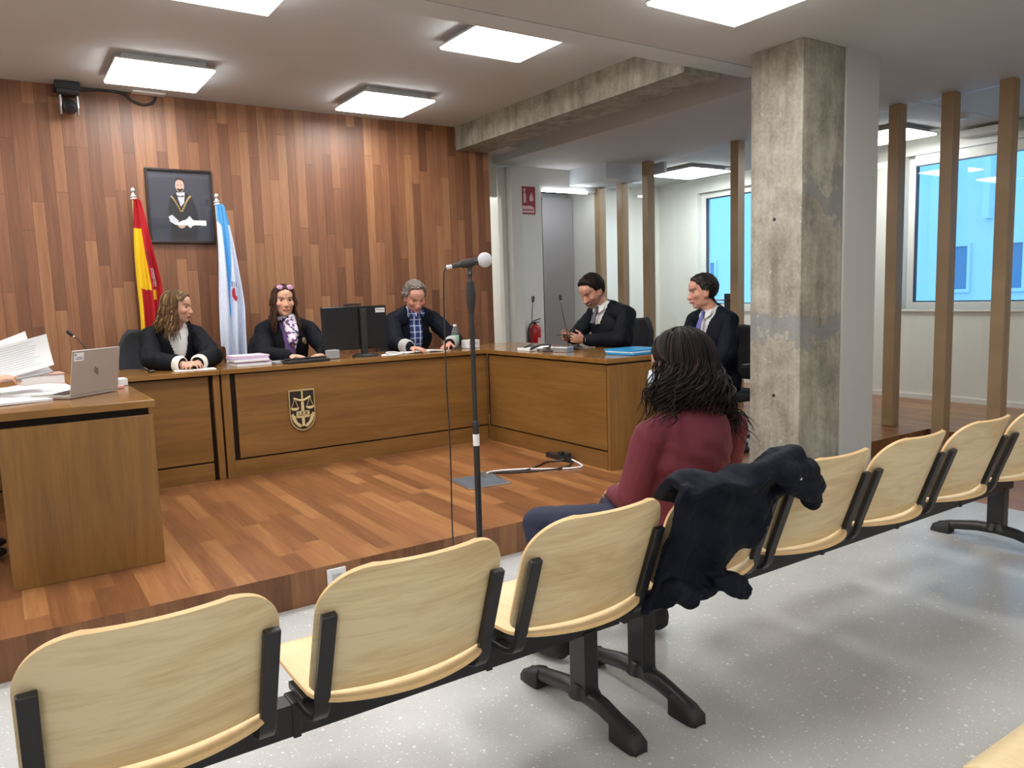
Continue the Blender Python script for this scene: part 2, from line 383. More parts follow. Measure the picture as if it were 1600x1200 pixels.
# right wall with two windows
S('wall_right', [(7.85,8.1,-2.6,2.3,0,ZS), (7.85,8.1,2.3,4.45,0,1.08), (7.85,8.1,2.3,4.45,2.62,ZS), (7.85,8.1,4.45,5.6,0,ZS), (7.85,8.1,5.6,7.25,0,1.08), (7.85,8.1,5.6,7.25,2.6,ZS), (7.85,8.1,7.25,9.6,0,ZS)], 'offwhite')
S('baseboard_right', [(7.836,7.85,-2.6,7.95,ST,ST+.05)], 'white')
S('baseboard_recess', [(6.27,7.83,7.936,7.95,ST,ST+.05)], 'white')
M['pane'] = glass('window_pane', (.93,.97,1), .7)
M['partglass'] = glass('partition_glass', (.96,.98,.97), 1.0)
M['seal'] = plain('dark_seal', (.02,.03,.06), .4)
def window(n, y0, y1, z0, z1, mull=None, blind=False, x=7.93):
    w = .07; mb = MB()
    mb.box(x, x+.07, y0, y0+w, z0, z1); mb.box(x, x+.07, y1-w, y1, z0, z1)
    mb.box(x, x+.07, y0+w, y1-w, z0, z0+w); mb.box(x, x+.07, y0+w, y1-w, z1-w, z1)
    if mull: mb.box(x, x+.07, mull-.04, mull+.04, z0+w, z1-w)
    o = struct('window_%d' % n, mb, 'white', bevel=.004)
    sl = MB(); sl.box(x-.1, x, y0, y1, z0-.025, z0); sl.build('window_sill', 'white', o, bevel=.004)
    gs = MB(); 
    for a, b in (((y0+w), y0+w+.012), (y1-w-.012, y1-w)): gs.box(x+.012, x+.05, a, b, z0+w, z1-w)
    gs.box(x+.012, x+.05, y0+w, y1-w, z0+w, z0+w+.012); gs.box(x+.012, x+.05, y0+w, y1-w, z1-w-.012, z1-w); gs.build('glazing_seal', 'seal', o)
    g = MB(); g.box(x+.03, x+.036, y0+w+.012, y1-w-.012, z0+w+.012, z1-w-.012); g.build('pane', 'pane', o)
    return o
window(1, 5.6, 7.25, 1.08, 2.6)
window(2, 2.3, 4.45, 1.08, 2.62, mull=2.9)
mb = MB(); mb.box(7.76,7.86,3.2,4.30,2.50,2.60); tag(mb.build('blind_cassette', 'white', bevel=.01), 'white roller blind box fixed at the head of the right window', 'blind')
mb = MB(); mb.box(7.70,7.85,3.36,3.86,2.69,2.755); t = tag(mb.build('wall_fixture', 'white', bevel=.012), 'slim white fixture high on the wall above the right window', 'fixture')
# outside
M['facade'] = plain('facade_render', (.62,.74,.80), .8, nz=.03, ns=1)
M['facadedark'] = plain('facade_window', (.16,.27,.42), .25)
M['asphalt'] = plain('yard_paving', (.18,.19,.2), .9)
fb = thing('building', 'pale building across the street seen through the windows', 'building', (13,6,-3))
mb = MB(); mb.box(13,14,-8,20,-3,7); mb.build('wall', 'facade', fb)
k = 0
for zc_ in (1.56, -1.4, 4.4):
    for yc in (6.40, 5.60, 9.0, 11.6, 4.0, 2.4, .6):
        f = MB(); w, h = .22, .68
        f.box(12.95,13.0,yc-w/2-.04,yc+w/2+.04,zc_-h/2-.05,zc_-h/2); f.box(12.95,13.0,yc-w/2-.04,yc+w/2+.04,zc_+h/2,zc_+h/2+.04)
        f.box(12.95,13.0,yc-w/2-.04,yc-w/2,zc_-h/2,zc_+h/2); f.box(12.95,13.0,yc+w/2,yc+w/2+.04,zc_-h/2,zc_+h/2)
        fo = f.build('window', 'facade', fb); p = MB(); p.box(12.985,12.999,yc-w/2,yc+w/2,zc_-h/2,zc_+h/2); p.build('pane', 'facadedark', fo)
mb = MB(); mb.box(12.86,13.0,6.62,6.86,-3,7); mb.box(12.86,13.0,5.95,6.05,2.3,7); mb.build('pilaster', 'facade', fb)
S('ground_outside', [(8.1,14,-8,20,-3.1,-3)], 'asphalt')
# concrete column with white boxed-in side
c = V(4.225,3.085,1.39)
mb = MB(); mb.box(4.02,4.43,2.90,3.27,0,ZS); col = struct('column_concrete', mb, 'concrete', bevel=.006)
mb = MB()
for (x, y, z) in ((4.02,3.09,1.764), (4.02,3.085,.68)):
    mb.cyl((x-.002,y,z), (x+.004,y,z), .011, 12)
mb.build('tie_hole', 'ink', col)
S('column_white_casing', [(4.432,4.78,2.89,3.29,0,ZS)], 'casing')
# LED strip over the alcove
M['led'] = emit('led_strip', (.93,.96,1), 40)
mb = MB(); mb.box(5.36,6.02,7.29,7.32,2.52,2.535); tag(mb.build('led_strip', 'led'), 'thin white light strip over the grey doors of the alcove', 'light')
M['corrled'] = emit('corridor_light', (1,.98,.93), 26)
mb = MB(); mb.box(4.4,6.4,8.4,8.7,2.65,2.699); tag(mb.build('corridor_light', 'corrled'), 'bright ceiling light in the corridor beyond the white door posts', 'light')

# ceiling panels
M['lamp'] = emit('lamp_diffuser', (1,.985,.965), 23)
M['lampb'] = emit('side_room_lamp_diffuser', (.97,1,.99), 30)
def lamp(x, y, zb, ztop, label, s=.305, mat='lamp'):
    t = thing('ceiling_light', label, 'light', (x, y, ztop), 0, 'square ceiling light panels')
    h = MB(); h.box(x-s+.05, x+s-.05, y-s+.05, y+s-.05, zb+.022, ztop); h.build('housing', 'lampbody', t)
    r = MB(); r.box(x-s, x+s, y-s, y+s, zb+.014, zb+.026); r.build('frame', 'lampbody', t, bevel=.004)
    d = MB(); d.box(x-s+.006, x+s-.006, y-s+.006, y+s-.006, zb, zb+.014); d.build('diffuser', mat, t, bevel=.006)
    return t
zb = 2.895
lamp(1.09,5.85,zb,ZC,'square light panel on the ceiling above the framed portrait')
lamp(2.78,5.90,zb,ZC,'square light panel by the wooden wall, above the monitor')
lamp(2.78,4.12,zb,ZC,'square light panel half tucked behind the dropped ceiling strip')
lamp(1.09,4.06,zb,ZC,'square light panel cut by the top edge above the blue flag')
lamp(3.07,2.55,2.72,ZS,'largest square light panel, near the top of the concrete column', .32)
lamp(7.10,6.66,2.72,ZS,'square light panel in the glazed room behind the seated lawyers', .33, 'lampb')
lamp(7.19,4.27,2.72,ZS,'light panel glimpsed between white column casing and first slat', .32)
for x, y in ((-.6,5.87),(-.6,4.09),(-2.3,5.87),(-2.3,4.09)): lamp(x,y,zb,ZC,'unseen light panel added beyond the left edge of the view')  # added out of view, carrying on the visible panel grid to light the stage
for x, y in ((.9,2.0),(-1.3,2.0),(.9,-.9),(-1.3,-.9),(3.07,-.9),(5.2,.4)): lamp(x,y,2.72,ZS,'unseen light panel added over the public seats')  # unseen panels added around and behind the camera to light the room
# smoke detector, screw fixings
mb = MB(); mb.lathe([(.05,0),(.05,-.015),(.035,-.045),(.0,-.05)], (7.09,3.52,ZS)); tag(mb.build('smoke_detector', 'white', smooth=True), 'round smoke detector on the ceiling behind the slats', 'detector')
# slat partition
ys = [(2.72,0,ZS,'slat partly hidden by the last chair, nearest the right edge'), (3.13,0,ZS,'middle slat right of the column, down to the lower floor'), (3.55,ST,ZS,'slat right of the white column casing, standing on the platform'),
      (5.17,ST,ZS,'slat against the concrete column carrying the door lock'), (6.42,ST,ZS,'tall slat with door hinge on top, between two seated men'), (6.85,ST,2.60,'middle one of the three slats behind the man with the phone'), (7.25,ST,2.60,'slat at the edge of the grey alcove, farthest back')]
for y, z0, z1, lb in ys:
    mb = MB(); mb.box(6.168,6.268,y,y+.095,z0+.001,z1-.001); tag(mb.build('wooden_slat', 'slat', bevel=.003), 'upright light wooden '+lb, 'slat', 'upright slats of the partition')
def pane(y0, y1, lb, z1=ZS-.01, x=6.29, z0=ST+.002):
    mb = MB(); mb.box(x, x+.01, y0, y1, z0, z1); return tag(mb.build('glass_pane', 'partglass'), lb, 'glass', 'glass panes of the partition')
pane(1.0,5.26,'long clear glass behind the slats right of the column')
pane(6.44,7.28,'clear glass behind the slats nearest the alcove',2.59)
d = thing('glass_door', 'frameless glass door left of the concrete column, with steel lock', 'door', (6.22,5.27,ST))
mb = MB(); mb.box(6.215,6.225,5.275,6.41,ST+.01,ZS-.02); mb.build('pane', 'partglass', d)
mb = MB(); mb.box(6.20,6.24,5.275,5.37,1.13,1.30); mb.build('lock_case', 'black', d, bevel=.003)
mb = MB(); mb.cyl((6.19,5.33,1.235),(6.15,5.33,1.235),.01,10); mb.bar((6.15,5.33,1.235),(6.15,5.45,1.235),.016,.016); mb.build('handle', 'steel', d)
mb = MB(); mb.box(6.20,6.24,6.20,6.37,2.62,2.74); mb.build('hinge', 'steel', d, bevel=.003)

# ================================================================== wooden court benches
ZT = .916
def desk_front(t, x0, x1, y, top=ZT, left_post=None):
    pass
b = thing('judges_bench', 'long wooden judges bench with gold shield on its front', 'bench', (2.3,5.7,ST))
mb = MB(); mb.box(1.235,4.05,5.375,6.02,ZT-.032,ZT); mb.build('worktop', 'desktop', b, bevel=.003)
mb = MB(); mb.box(1.335,3.35,5.40,5.42,.296,.875); mb.build('front_panel', 'deskh', b)
mb = MB(); mb.box(1.245,3.35,5.405,5.425,ST,.284); mb.build('plinth', 'deskh', b)
mb = MB(); mb.box(1.30,3.36,5.412,5.435,ST+.01,.89); mb.build('recess_backing', 'groove', b)
mb = MB(); mb.box(1.245,1.30,5.40,5.44,ST,.885); mb.build('post', 'deskv', b, bevel=.002)
mb = MB(); mb.box(1.25,1.28,5.44,6.0,ST,.885); mb.build('end_panel', 'deskv', b)
w = thing('side_bench', 'wooden bench wing on the right in front of two lawyers', 'bench', (3.7,4.6,ST))
mb = MB(); mb.box(3.33,4.05,3.87,5.374,ZT-.032,ZT); mb.build('worktop', 'desktop', w, bevel=.003)
mb = MB(); mb.box(3.35,3.37,3.90,5.36,.296,.872); mb.build('front_panel', 'deskhy', w)
mb = MB(); mb.box(3.353,3.373,3.90,5.40,ST,.284); mb.build('plinth', 'deskhy', w)
mb = MB(); mb.box(3.366,3.385,3.90,5.40,ST+.01,.89); mb.build('recess_backing', 'groove', w)
mb = MB(); mb.box(3.35,4.02,3.87,3.895,ST,.872); mb.box(3.36,4.02,3.875,3.895,.872,.886,1); mb.build('end_panel', ['deskv','groove'], w, bevel=.002)
lb_ = thing('clerk_bench', 'left section of wooden bench in front of the blonde-streaked woman', 'bench', (.2,5.7,ST))
mb = MB(); mb.box(-1.6,1.232,5.375,6.02,ZT-.032,ZT); mb.build('worktop', 'desktop', lb_, bevel=.003)
mb = MB(); mb.box(-1.6,1.165,5.425,5.445,.296,.872); mb.build('front_panel', 'deskh', lb_)
mb = MB(); mb.box(-1.6,1.165,5.425,5.445,ST,.284); mb.build('plinth', 'deskh', lb_)
mb = MB(); mb.box(-1.6,1.20,5.44,5.455,ST+.01,.89); mb.build('recess_backing', 'groove', lb_)
mb = MB(); mb.box(1.19,1.232,5.40,5.44,ST,.885); mb.build('post', 'deskv', lb_, bevel=.002)
l = thing('left_bench', 'wooden bench wing in the left foreground under laptop and papers', 'bench', (.25,4.6,ST))
LT = .932
mb = MB(); mb.box(-.13,.585,3.83,5.37,LT-.035,LT); mb.build('worktop', 'desktop', l, bevel=.003)
mb = MB(); mb.box(-.028,.574,3.842,3.866,ST,LT-.068); mb.build('end_panel', 'deskv', l, bevel=.002)
mb = MB(); mb.box(-.02,.56,3.866,5.36,LT-.068,LT-.035); mb.box(.545,.56,3.87,5.36,ST,LT-.07); mb.build('recess_backing', 'groove', l)
mb = MB(); mb.box(.562,.576,3.867,5.36,ST,LT-.07); mb.build('side_panel', 'deskhy', l)

# emblem shield on the bench
M['bronze'] = plain('dark_bronze', srgb(30,22,14), .5)
M['relief'] = plain('gold_relief', srgb(206,188,140), .5)
e = thing('shield_emblem', 'dark shield with gold sword, scales, laurel and LEX banner', 'emblem', (1.783,5.395,.585))
ex, ez = 1.783, .585
def sh(sc):
    w, h = .093*sc, .148*sc
    pts = [(-w, h), (w, h), (w, -h*.25)] + [(w*math.cos(t), -h*.25+ -h*.75*math.sin(t)) for t in np.linspace(.15, PI-.15, 14)] + [(-w, -h*.25)]
    return pts
def sp(pts, y): return [(ex+a, y, ez+b) for a, b in pts]
mb = MB(); mb.poly(sp(sh(1), 5.386), .014, (0,-1,0)); mb.build('border', 'gold', e)
mb = MB(); mb.poly(sp(sh(.93), 5.3845), .003, (0,-1,0)); mb.build('field', 'bronze', e)
mb = MB(); Y = 5.381
mb.bar((ex,Y,ez+.135),(ex,Y,ez+.03),.010,.005); mb.bar((ex,Y,ez+.06),(ex,Y,ez-.115),.020,.006); mb.build('sword', 'relief', e)
mb = MB(); mb.tube([(ex-.055,Y,ez+.085),(ex-.03,Y,ez+.075),(ex,Y,ez+.067),(ex+.03,Y,ez+.078),(ex+.055,Y,ez+.09)],.008,8)
for s_ in (-1, 1):
    x = ex+s_*.055; z = ez+.0875+s_*.002; mb.ell((x,Y,z),.009,n=10,k=6)
    mb.bar((x,Y,z),(x-.024,Y,z-.065),.003,.003); mb.bar((x,Y,z),(x+.024,Y,z-.065),.003,.003)
    mb.poly([(x+a,Y-.002,z-.065+b) for a, b in [(-.03,0),(.03,0)]+[(.03*math.cos(t),-.02*math.sin(t)) for t in np.linspace(.3,PI-.3,6)]], .004, (0,-1,0))
mb.build('scales', 'relief', e)
mb = MB()
for s_ in (-1, 1):
    for i, t in enumerate(np.linspace(.05, 1.25, 8)):
        a = -t*1.0; cx, cz = ex+s_*.07*math.cos(t), ez-.03-.085*math.sin(t)
        for q in (-1, 1):
            R = roty(-s_*(PI/2-t)+q*.7*s_); mb.ell((cx+q*.007*math.cos(t)*s_, Y, cz+q*.005), (.0055,.002,.014), R, 8, 0, 6)
mb.build('laurel_wreath', 'relief', e)
mb = MB(); mb.box(ex-.043,ex+.043,Y-.006,Y-.002,ez-.045,ez-.005); mb.poly([(ex-.048,Y-.002,ez-.05),(ex-.036,Y-.002,ez-.055),(ex+.036,Y-.002,ez-.055),(ex+.048,Y-.002,ez-.05),(ex+.048,Y-.002,ez-.01),(ex-.048,Y-.002,ez-.01)],.002,(0,-1,0)); bn = mb.build('banner', 'relief', e)
textmesh('lettering', 'LEX', .043, (ex,Y-.0075,ez-.024), XZ, 'bronze', bn)

# outlet, floor box, cables
t = thing('wall_outlet', 'white socket plate on the front face of the wooden step', 'outlet', (1.2,3.3,.1))
mb = MB(); mb.box(1.155,1.245,3.288,3.30,.055,.145); mb.build('plate', 'cardwhite', t, bevel=.003)
mb = MB(); mb.box(1.178,1.222,3.284,3.289,.078,.122); mb.build('socket', 'greypaint', t, bevel=.002)
fbx = thing('floor_box', 'flat grey metal floor box lid set in the wooden stage', 'floor box', (2.52,4.19,ST))
R = rotz(math.radians(-6))
M['lid'] = plain('floor_box_steel', srgb(120,132,146), .35, .5)
mb = MB(); mb.obox((2.52,4.19,ST+.005),R,(.15,.15,.005)); mb.build('frame', 'steel', fbx, bevel=.002)
mb = MB(); mb.obox((2.515,4.185,ST+.011),R,(.135,.135,.003)); mb.build('lid', 'lid', fbx, bevel=.002)
mb = MB(); mb.obox((2.62,4.27,ST+.02),R,(.035,.06,.006)); mb.build('cable_flap', 'steel', fbx, bevel=.002)
def cable(name, pts, r, mat, label, cat='cable', group=None):
    P = np.array(pts, float)
    # catmull-rom
    out = []
    Q = np.vstack([2*P[0]-P[1], P, 2*P[-1]-P[-2]])
    for i in range(1, len(Q)-2):
        for t in np.linspace(0, 1, 10, endpoint=False):
            a, b, c_, d_ = Q[i-1], Q[i], Q[i+1], Q[i+2]
            out.append(.5*((2*b)+(c_-a)*t+(2*a-5*b+4*c_-d_)*t*t+(-a+3*b-3*c_+d_)*t**3))
    out.append(P[-1]); mb = MB(); mb.tube(out, r, 8)
    o = mb.build(name, mat, smooth='all'); 
    if label: tag(o, label, cat, group)
    return o
z = ST+.006
cable('floor_cable', [(2.63,4.28,z+.02),(2.70,4.33,z+.01),(2.82,4.34,z),(2.95,4.27,z),(3.05,4.18,z),(3.17,4.10,z),(3.27,4.08,z),(3.32,4.16,z),(3.31,4.25,z+.02)], .006, M['paper'], 'white cable running from floor box to the power strip')
cable('floor_cable', [(2.64,4.26,z+.02),(2.70,4.29,z+.01),(2.80,4.29,z),(2.92,4.25,z),(3.06,4.30,z),(3.18,4.36,z),(3.26,4.33,z),(3.31,4.28,z+.02)], .006, M['black'], 'black cable looping farther back from floor box to power strip')
cable('floor_cable', [(2.65,4.24,z+.02),(2.72,4.26,z+.01),(2.86,4.22,z),(3.0,4.15,z+.004),(3.12,4.12,z+.004),(3.24,4.17,z),(3.30,4.24,z+.02)], .006, M['black'], 'black cable lying beside the white one on the stage')
t = thing('power_strip', 'black power strip at the foot of the right bench wing', 'power strip', (3.30,4.36,ST))
mb = MB(); mb.obox((3.31,4.38,ST+.02),np.eye(3),(.022,.14,.018)); mb.build('body', 'black', t, bevel=.004)
for yy in (4.28,4.35): mb = MB(); mb.obox((3.305,yy,ST+.052),np.eye(3),(.018,.02,.014)); mb.build('plug', 'rubber', t, bevel=.003)
# ================================================================== beam seating
def yb(z): return 1.625-(z-.66)*.36
def backrest(t, cx, dy):
    zs = np.concatenate([[.445,.448,.455,.466], np.linspace(.485,.66,6), .775-.115+.115*np.sin(np.linspace(0.15, PI/2, 12))])
    P = []
    for z in zs:
        hw = .247
        if z > .66: q = (z-.66)/.115; hw = .247-.115+.115*math.sqrt(max(0, 1-q*q))
        if z < .475: q = (.475-z)/.03; hw = .247-.03+.03*math.sqrt(max(0, 1-q*q))
        row = []
        for s in np.linspace(-1, 1, 15):
            x = s*hw; row.append((cx+x, yb(z)+dy-.060*(1-(x/.247)**2)+.004, z))
        P.append(row)
    mb = MB(); mb.slab(np.array(P), -.012, 0, 1); return mb.build('backrest', ['ply','plyedge'], t, smooth=True, bevel=.002)
def seat(t, cx, dy):
    P = []
    for v in np.concatenate([[0,.02,.05,.09,.14], np.linspace(.2,.8,10), [.86,.91,.95,.98,1]]):
        hw = .238
        if v < .14: q = (.14-v)/.14; hw = .238-.05*(1-math.sqrt(max(0,1-q*q)))
        if v > .9: q = (v-.9)/.1; hw = .238-.04*(1-math.sqrt(max(0,1-q*q)))
        row = []
        for s in np.linspace(-1, 1, 15):
            x = s*hw; e = 1-(x/.25)**2
            y = 1.692-.088*e*(1-v)+v*.403+dy
            z = .432-.016*math.sin(PI*min(1, v*1.1))*e - (.035*((v-.85)/.15)**2 if v > .85 else 0) + .008*(1-v)**6
            row.append((cx+x, y, z))
        P.append(row)
    mb = MB(); mb.slab(np.array(P)[:, ::-1], -.012, 0, 1) if False else mb.slab(np.array(P), -.012, 0, 1)
    return mb.build('seat', ['plyseat','plyedge'], t, smooth=True, bevel=.002)
def bracket(t, cx, dy, zt=.672):
    pts = [(yb(zt)-.014, zt), (yb(.56)-.014,.56), (yb(.46)-.014,.46), (1.690,.43), (1.698,.408), (1.712,.390), (1.735,.382), (1.76,.379), (1.84,.378)]
    P = [[(cx-.018, y+dy, z) for y, z in pts], [(cx+.018, y+dy, z) for y, z in pts]]
    mb = MB(); mb.slab(np.array(P), .018); o = mb.build('bracket', 'black', t, smooth=True, bevel=.003); return o
def leg(t, cx, dy):
    mb = MB()
    mb.box(cx-.027, cx+.027, 1.81+dy, 1.89+dy, .085, .30)
    P = [(cx, 1.62+dy, .030), (cx, 1.68+dy,.052), (cx, 1.76+dy,.072), (cx, 1.85+dy, .08), (cx, 1.95+dy,.073), (cx, 2.05+dy,.054), (cx, 2.14+dy,.032)]
    mb.tube(P, [.024,.026,.028,.030,.028,.026,.024], 10, upv=(1,0,0))
    mb.cyl((cx,1.85+dy,.075),(cx,1.85+dy,.115),.055,16,0,.036)
    o = mb.build('leg', 'black', t, smooth=True, bevel=.003)
    for y0, y1 in ((1.585,1.70),(2.075,2.18)):
        f = MB(); sgn = 1 if y0 < 1.8 else -1
        yo, yi = (y0, y1) if sgn > 0 else (y1, y0)
        P = [[(cx+s*w, yy+dy, z) for s in (-1, -.6, .6, 1)] for w, yy, z in ((.022,yo,.012),(.034,yo+sgn*.012,.038),(.036,yo+sgn*.05,.056),(.034,yi-sgn*.012,.070),(.03,yi,.068))]
        P = np.array(P); P[:, 0, 2] -= .014; P[:, 3, 2] -= .014
        Q = P.copy(); Q[:, :, 2] = .001; v = np.vstack([P.reshape(-1,3), Q.reshape(-1,3)]); fc = []
        for i in range(4):
            for j in range(3): q = i*4+j; fc += [(q,q+1,q+5,q+4),(20+q,20+q+4,20+q+5,20+q+1)]
        for i in range(4): fc += [(i*4,i*4+4,20+i*4+4,20+i*4),(i*4+3,20+i*4+3,20+i*4+7,i*4+7)]
        for j in range(3): fc += [(j,20+j,20+j+1,j+1),(16+j,16+j+1,36+j+1,36+j)]
        f.add(v, fc); f.build('foot_cap', 'rubber', o, smooth=True, bevel=.003)
def beam_bench(cs, legs, x0, x1, dy, label):
    t = thing('joined_seats', label, 'bench', ((x0+x1)/2, 1.85+dy, 0), 0, 'rows of joined plywood seats')
    mb = MB(); mb.box(x0, x1, 1.815+dy, 1.875+dy, .288, .372)
    mb.build('beam', 'black', t, bevel=.003)
    for c_ in cs:
        backrest(t, c_, dy); seat(t, c_, dy)
        for s_ in (-1, 1): bracket(t, c_+s_*.222, dy)
        q = MB(); q.box(c_-.235, c_+.235, 1.79+dy, 1.90+dy, .3725, .392); q.box(c_-.255,c_-.235,1.812+dy,1.878+dy,.284,.376); q.build('seat_plate', 'black', t, bevel=.002)
    for lx in legs: leg(t, lx, dy)
    return t
beam_bench([1.345,.782,.212,-.362,-.934], [1.475,-.82], -1.18, 1.60, 0, 'row of joined plywood seats on a black beam across the left foreground, all empty')
beam_bench([1.870,2.400,2.925,3.465,4.01], [1.725,4.215], 1.617, 4.30, 0, 'row of joined plywood seats where the woman sits, running right past the column')
beam_bench([1.73,2.29], [2.01], 1.46, 2.56, -1.38, 'plywood seat corner poking in at the bottom right of the view')

# ================================================================== microphone stand
mx, my = 1.672, 2.80
t = thing('microphone_stand', 'tall black microphone stand with round base behind the front seats', 'microphone stand', (mx,my,0))
mb = MB(); mb.lathe([(.14,0),(.14,.008),(.125,.02),(.03,.03),(.022,.06),(.0,.06)], (mx,my,0.001), n=36); mb.build('base', 'black', t, smooth=True)
mb = MB(); mb.cyl((mx,my,.05),(mx,my,.80),.0135,16); mb.build('lower_pole', 'black', t, smooth=True)
mb = MB(); mb.cyl((mx,my,.79),(mx,my,1.32),.0105,16); mb.lathe([(.013,.0),(.015,.01),(.015,.03),(.011,.035)],(mx,my,.795)); mb.build('upper_pole', 'black', t, smooth=True)
mb = MB(); mb.lathe([(.010,1.285),(.013,1.30),(.019,1.33),(.0205,1.36),(.0185,1.39),(.016,1.405),(.0165,1.415),(.010,1.416)], (mx,my,0)); mb.build('clutch_grip', 'rubber', t, smooth=True)
mb = MB(); mb.lathe([(.0118,.722),(.0142,.722),(.0142,.772),(.0118,.772)],(mx,my,0),n=16); mb.build('label_band', 'paper', t)
mb = MB(); mb.lathe([(.009,1.41),(.011,1.42),(.008,1.425),(.008,1.44),(.011,1.445),(.011,1.452),(.008,1.455),(.009,1.475),(.012,1.48)],(mx,my,0),n=16); mb.build('neck', 'black', t, smooth=True)
ax = nrm(V(.80,-.58,.16)); mc = V(mx,my,1.495)
mb = MB(); mb.cyl(mc-ax*.035, mc+ax*.02, .017, 16); mb.bar(mc+V(0,0,-.024), mc+V(0,0,-.006), .018,.014); mb.build('clip', 'rubber', t, smooth=True, bevel=.002)
m_ = thing('microphone', 'black hand microphone with pale grey foam ball on the stand', 'microphone', tuple(mc))
mb = MB(); mb.cyl(mc-ax*.075, mc+ax*.045, .0105, 16, 0, .015); mb.build('body', 'black', m_, smooth=True)
M['foam'] = plain('grey_foam', (.52,.52,.55), .9, bump=.5)
mb = MB(); mb.ell(mc+ax*.064, (.031,.031,.031), n=24, k=16); mb.build('foam_ball', 'foam', m_, smooth='all')
mb = MB(); mb.cyl(mc-ax*.098, mc-ax*.072, .0095, 14); mb.build('connector', 'chrome', m_, smooth=True)
a = mc-ax*.098
cable('microphone_cable', [tuple(a), (a[0]-.012,a[1]+.005,a[2]-.03), (a[0]-.015,a[1]+.01,1.30), (a[0]-.012,a[1]+.02,1.0), (a[0]-.018,a[1]-.0,.72), (a[0]-.045,a[1]-.04,.45), (a[0]-.09,a[1]-.12,.27), (a[0]-.14,a[1]-.2,.12), (a[0]-.12,a[1]-.22,.01), (a[0]-.0,a[1]-.15,.008)], .0032, M['black'], 'thin black cable hanging from the microphone down to the floor')

# ================================================================== wall things
yw = 6.60
p = thing('framed_portrait', 'framed dark portrait of a man with a chain, on the wooden wall', 'picture', (1.312,yw,2.12))
x0, x1, z0, z1 = 1.066, 1.558, 1.838, 2.41
mb = MB(); w_ = .018
mb.box(x0,x1,yw-.03,yw,z0,z0+w_); mb.box(x0,x1,yw-.03,yw,z1-w_,z1); mb.box(x0,x0+w_,yw-.03,yw,z0+w_,z1-w_); mb.box(x1-w_,x1,yw-.03,yw,z0+w_,z1-w_)
M['frame'] = plain('dark_frame', srgb(34,20,14), .35); mb.build('frame', 'frame', p, bevel=.003)
M['p0'] = plain('print_slate', srgb(62,64,78), .6, nz=.15, ns=3); M['p1'] = plain('print_black', srgb(26,26,34), .6); M['p2'] = plain('print_skin', srgb(206,176,160), .6)
M['p3'] = plain('print_hair', srgb(50,34,32), .6); M['p4'] = plain('print_white', srgb(214,216,224), .6, nz=.1, ns=60); M['p5'] = plain('print_gold', srgb(196,164,100), .6); M['p6'] = plain('print_floor', srgb(50,54,70), .6, nz=.1, ns=4)
Wd, Hd = x1-x0-2*w_, z1-z0-2*w_
def PP(a, b): return (x0+w_+a*Wd, z0+w_+b*Hd)
mb = MB()
def pg(pts, mi, k): mb.poly([(PP(a,b)[0], yw-.008-k*.0006, PP(a,b)[1]) for a, b in pts], .0005, (0,-1,0), mi)
def el(cx, cy_, rx, ry, mi, k, n=18): pg([(cx+rx*math.cos(2*PI*i/n), cy_+ry*math.sin(2*PI*i/n)) for i in range(n)], mi, k)
pg([(0,0),(1,0),(1,1),(0,1)],0,0); pg([(0,0),(1,0),(1,.30),(0,.33)],6,1)
pg([(.30,0),(.32,.30),(.29,.45),(.34,.62),(.43,.70),(.60,.70),(.70,.62),(.76,.45),(.78,.30),(.72,0)],1,2)
pg([(.44,.70),(.50,.50),(.56,.56),(.58,.71)],4,3); pg([(.44,.665),(.50,.65),(.56,.665),(.56,.64),(.44,.64)],1,4)
el(.505,.80,.072,.095,2,5); pg([(.43,.83),(.43,.89),(.47,.925),(.53,.925),(.58,.89),(.585,.83),(.565,.87),(.50,.885),(.45,.87)],3,6)
pg([(.455,.745),(.50,.70),(.56,.745),(.545,.765),(.50,.75),(.47,.765)],3,6); el(.478,.81,.012,.006,3,6,8); el(.535,.81,.012,.006,3,6,8)
for i in range(9):
    t_ = i/8; el(.36+.13*t_, .64-.20*t_**1.3, .014,.013,5,5,8); el(.66-.14*t_, .65-.21*t_**1.3, .017,.015,5,5,8)
pg([(.29,.35),(.35,.38),(.45,.29),(.40,.23),(.31,.28)],4,5); pg([(.53,.28),(.63,.37),(.72,.27),(.63,.19)],4,5); el(.49,.235,.06,.05,2,6)
mb.build('print', ['p0','p1','p2','p3','p4','p5','p6'], p)
mb = MB(); mb.box(x0+w_,x1-w_,yw-.0165,yw-.0145,z0+w_,z1-w_); M['picglass'] = glass('picture_glass', (1,1,1), 1.6); mb.build('glazing', 'picglass', p)
# pan tilt camera
c = thing('security_camera', 'black and silver dome camera in the corner under the ceiling', 'camera', (.585,6.52,2.9))
mb = MB(); mb.box(.51,.67,6.44,6.598,2.90,2.955); mb.box(.52,.66,6.43,6.45,2.87,2.90); mb.build('mount', 'black', c, bevel=.005)
mb = MB(); mb.cyl((.595,6.50,2.90),(.595,6.50,2.865),.065,24); mb.build('base', 'rubber', c, smooth=True)
mb = MB()
for s_ in (-1,1): mb.poly([(.595+s_*.06,6.50+.035*a,2.80+.07*b) for a,b in [(-1,.9),(1,.9),(1,-.3),(.5,-1),(-.5,-1),(-1,-.3)]],.012,(s_,0,0))
mb.build('yoke', 'steel', c, bevel=.002)
mb = MB(); mb.ell((.595,6.49,2.79),(.05,.05,.055),n=20,k=14); mb.cyl((.595,6.46,2.785),(.595,6.425,2.765),.032,20,0,.03); mb.build('head', 'black', c, smooth=True)
M['lens'] = plain('camera_lens', (.01,.012,.02), .05); mb = MB(); mb.cyl((.595,6.426,2.7655),(.595,6.421,2.763),.022,20); mb.build('lens', 'lens', c)
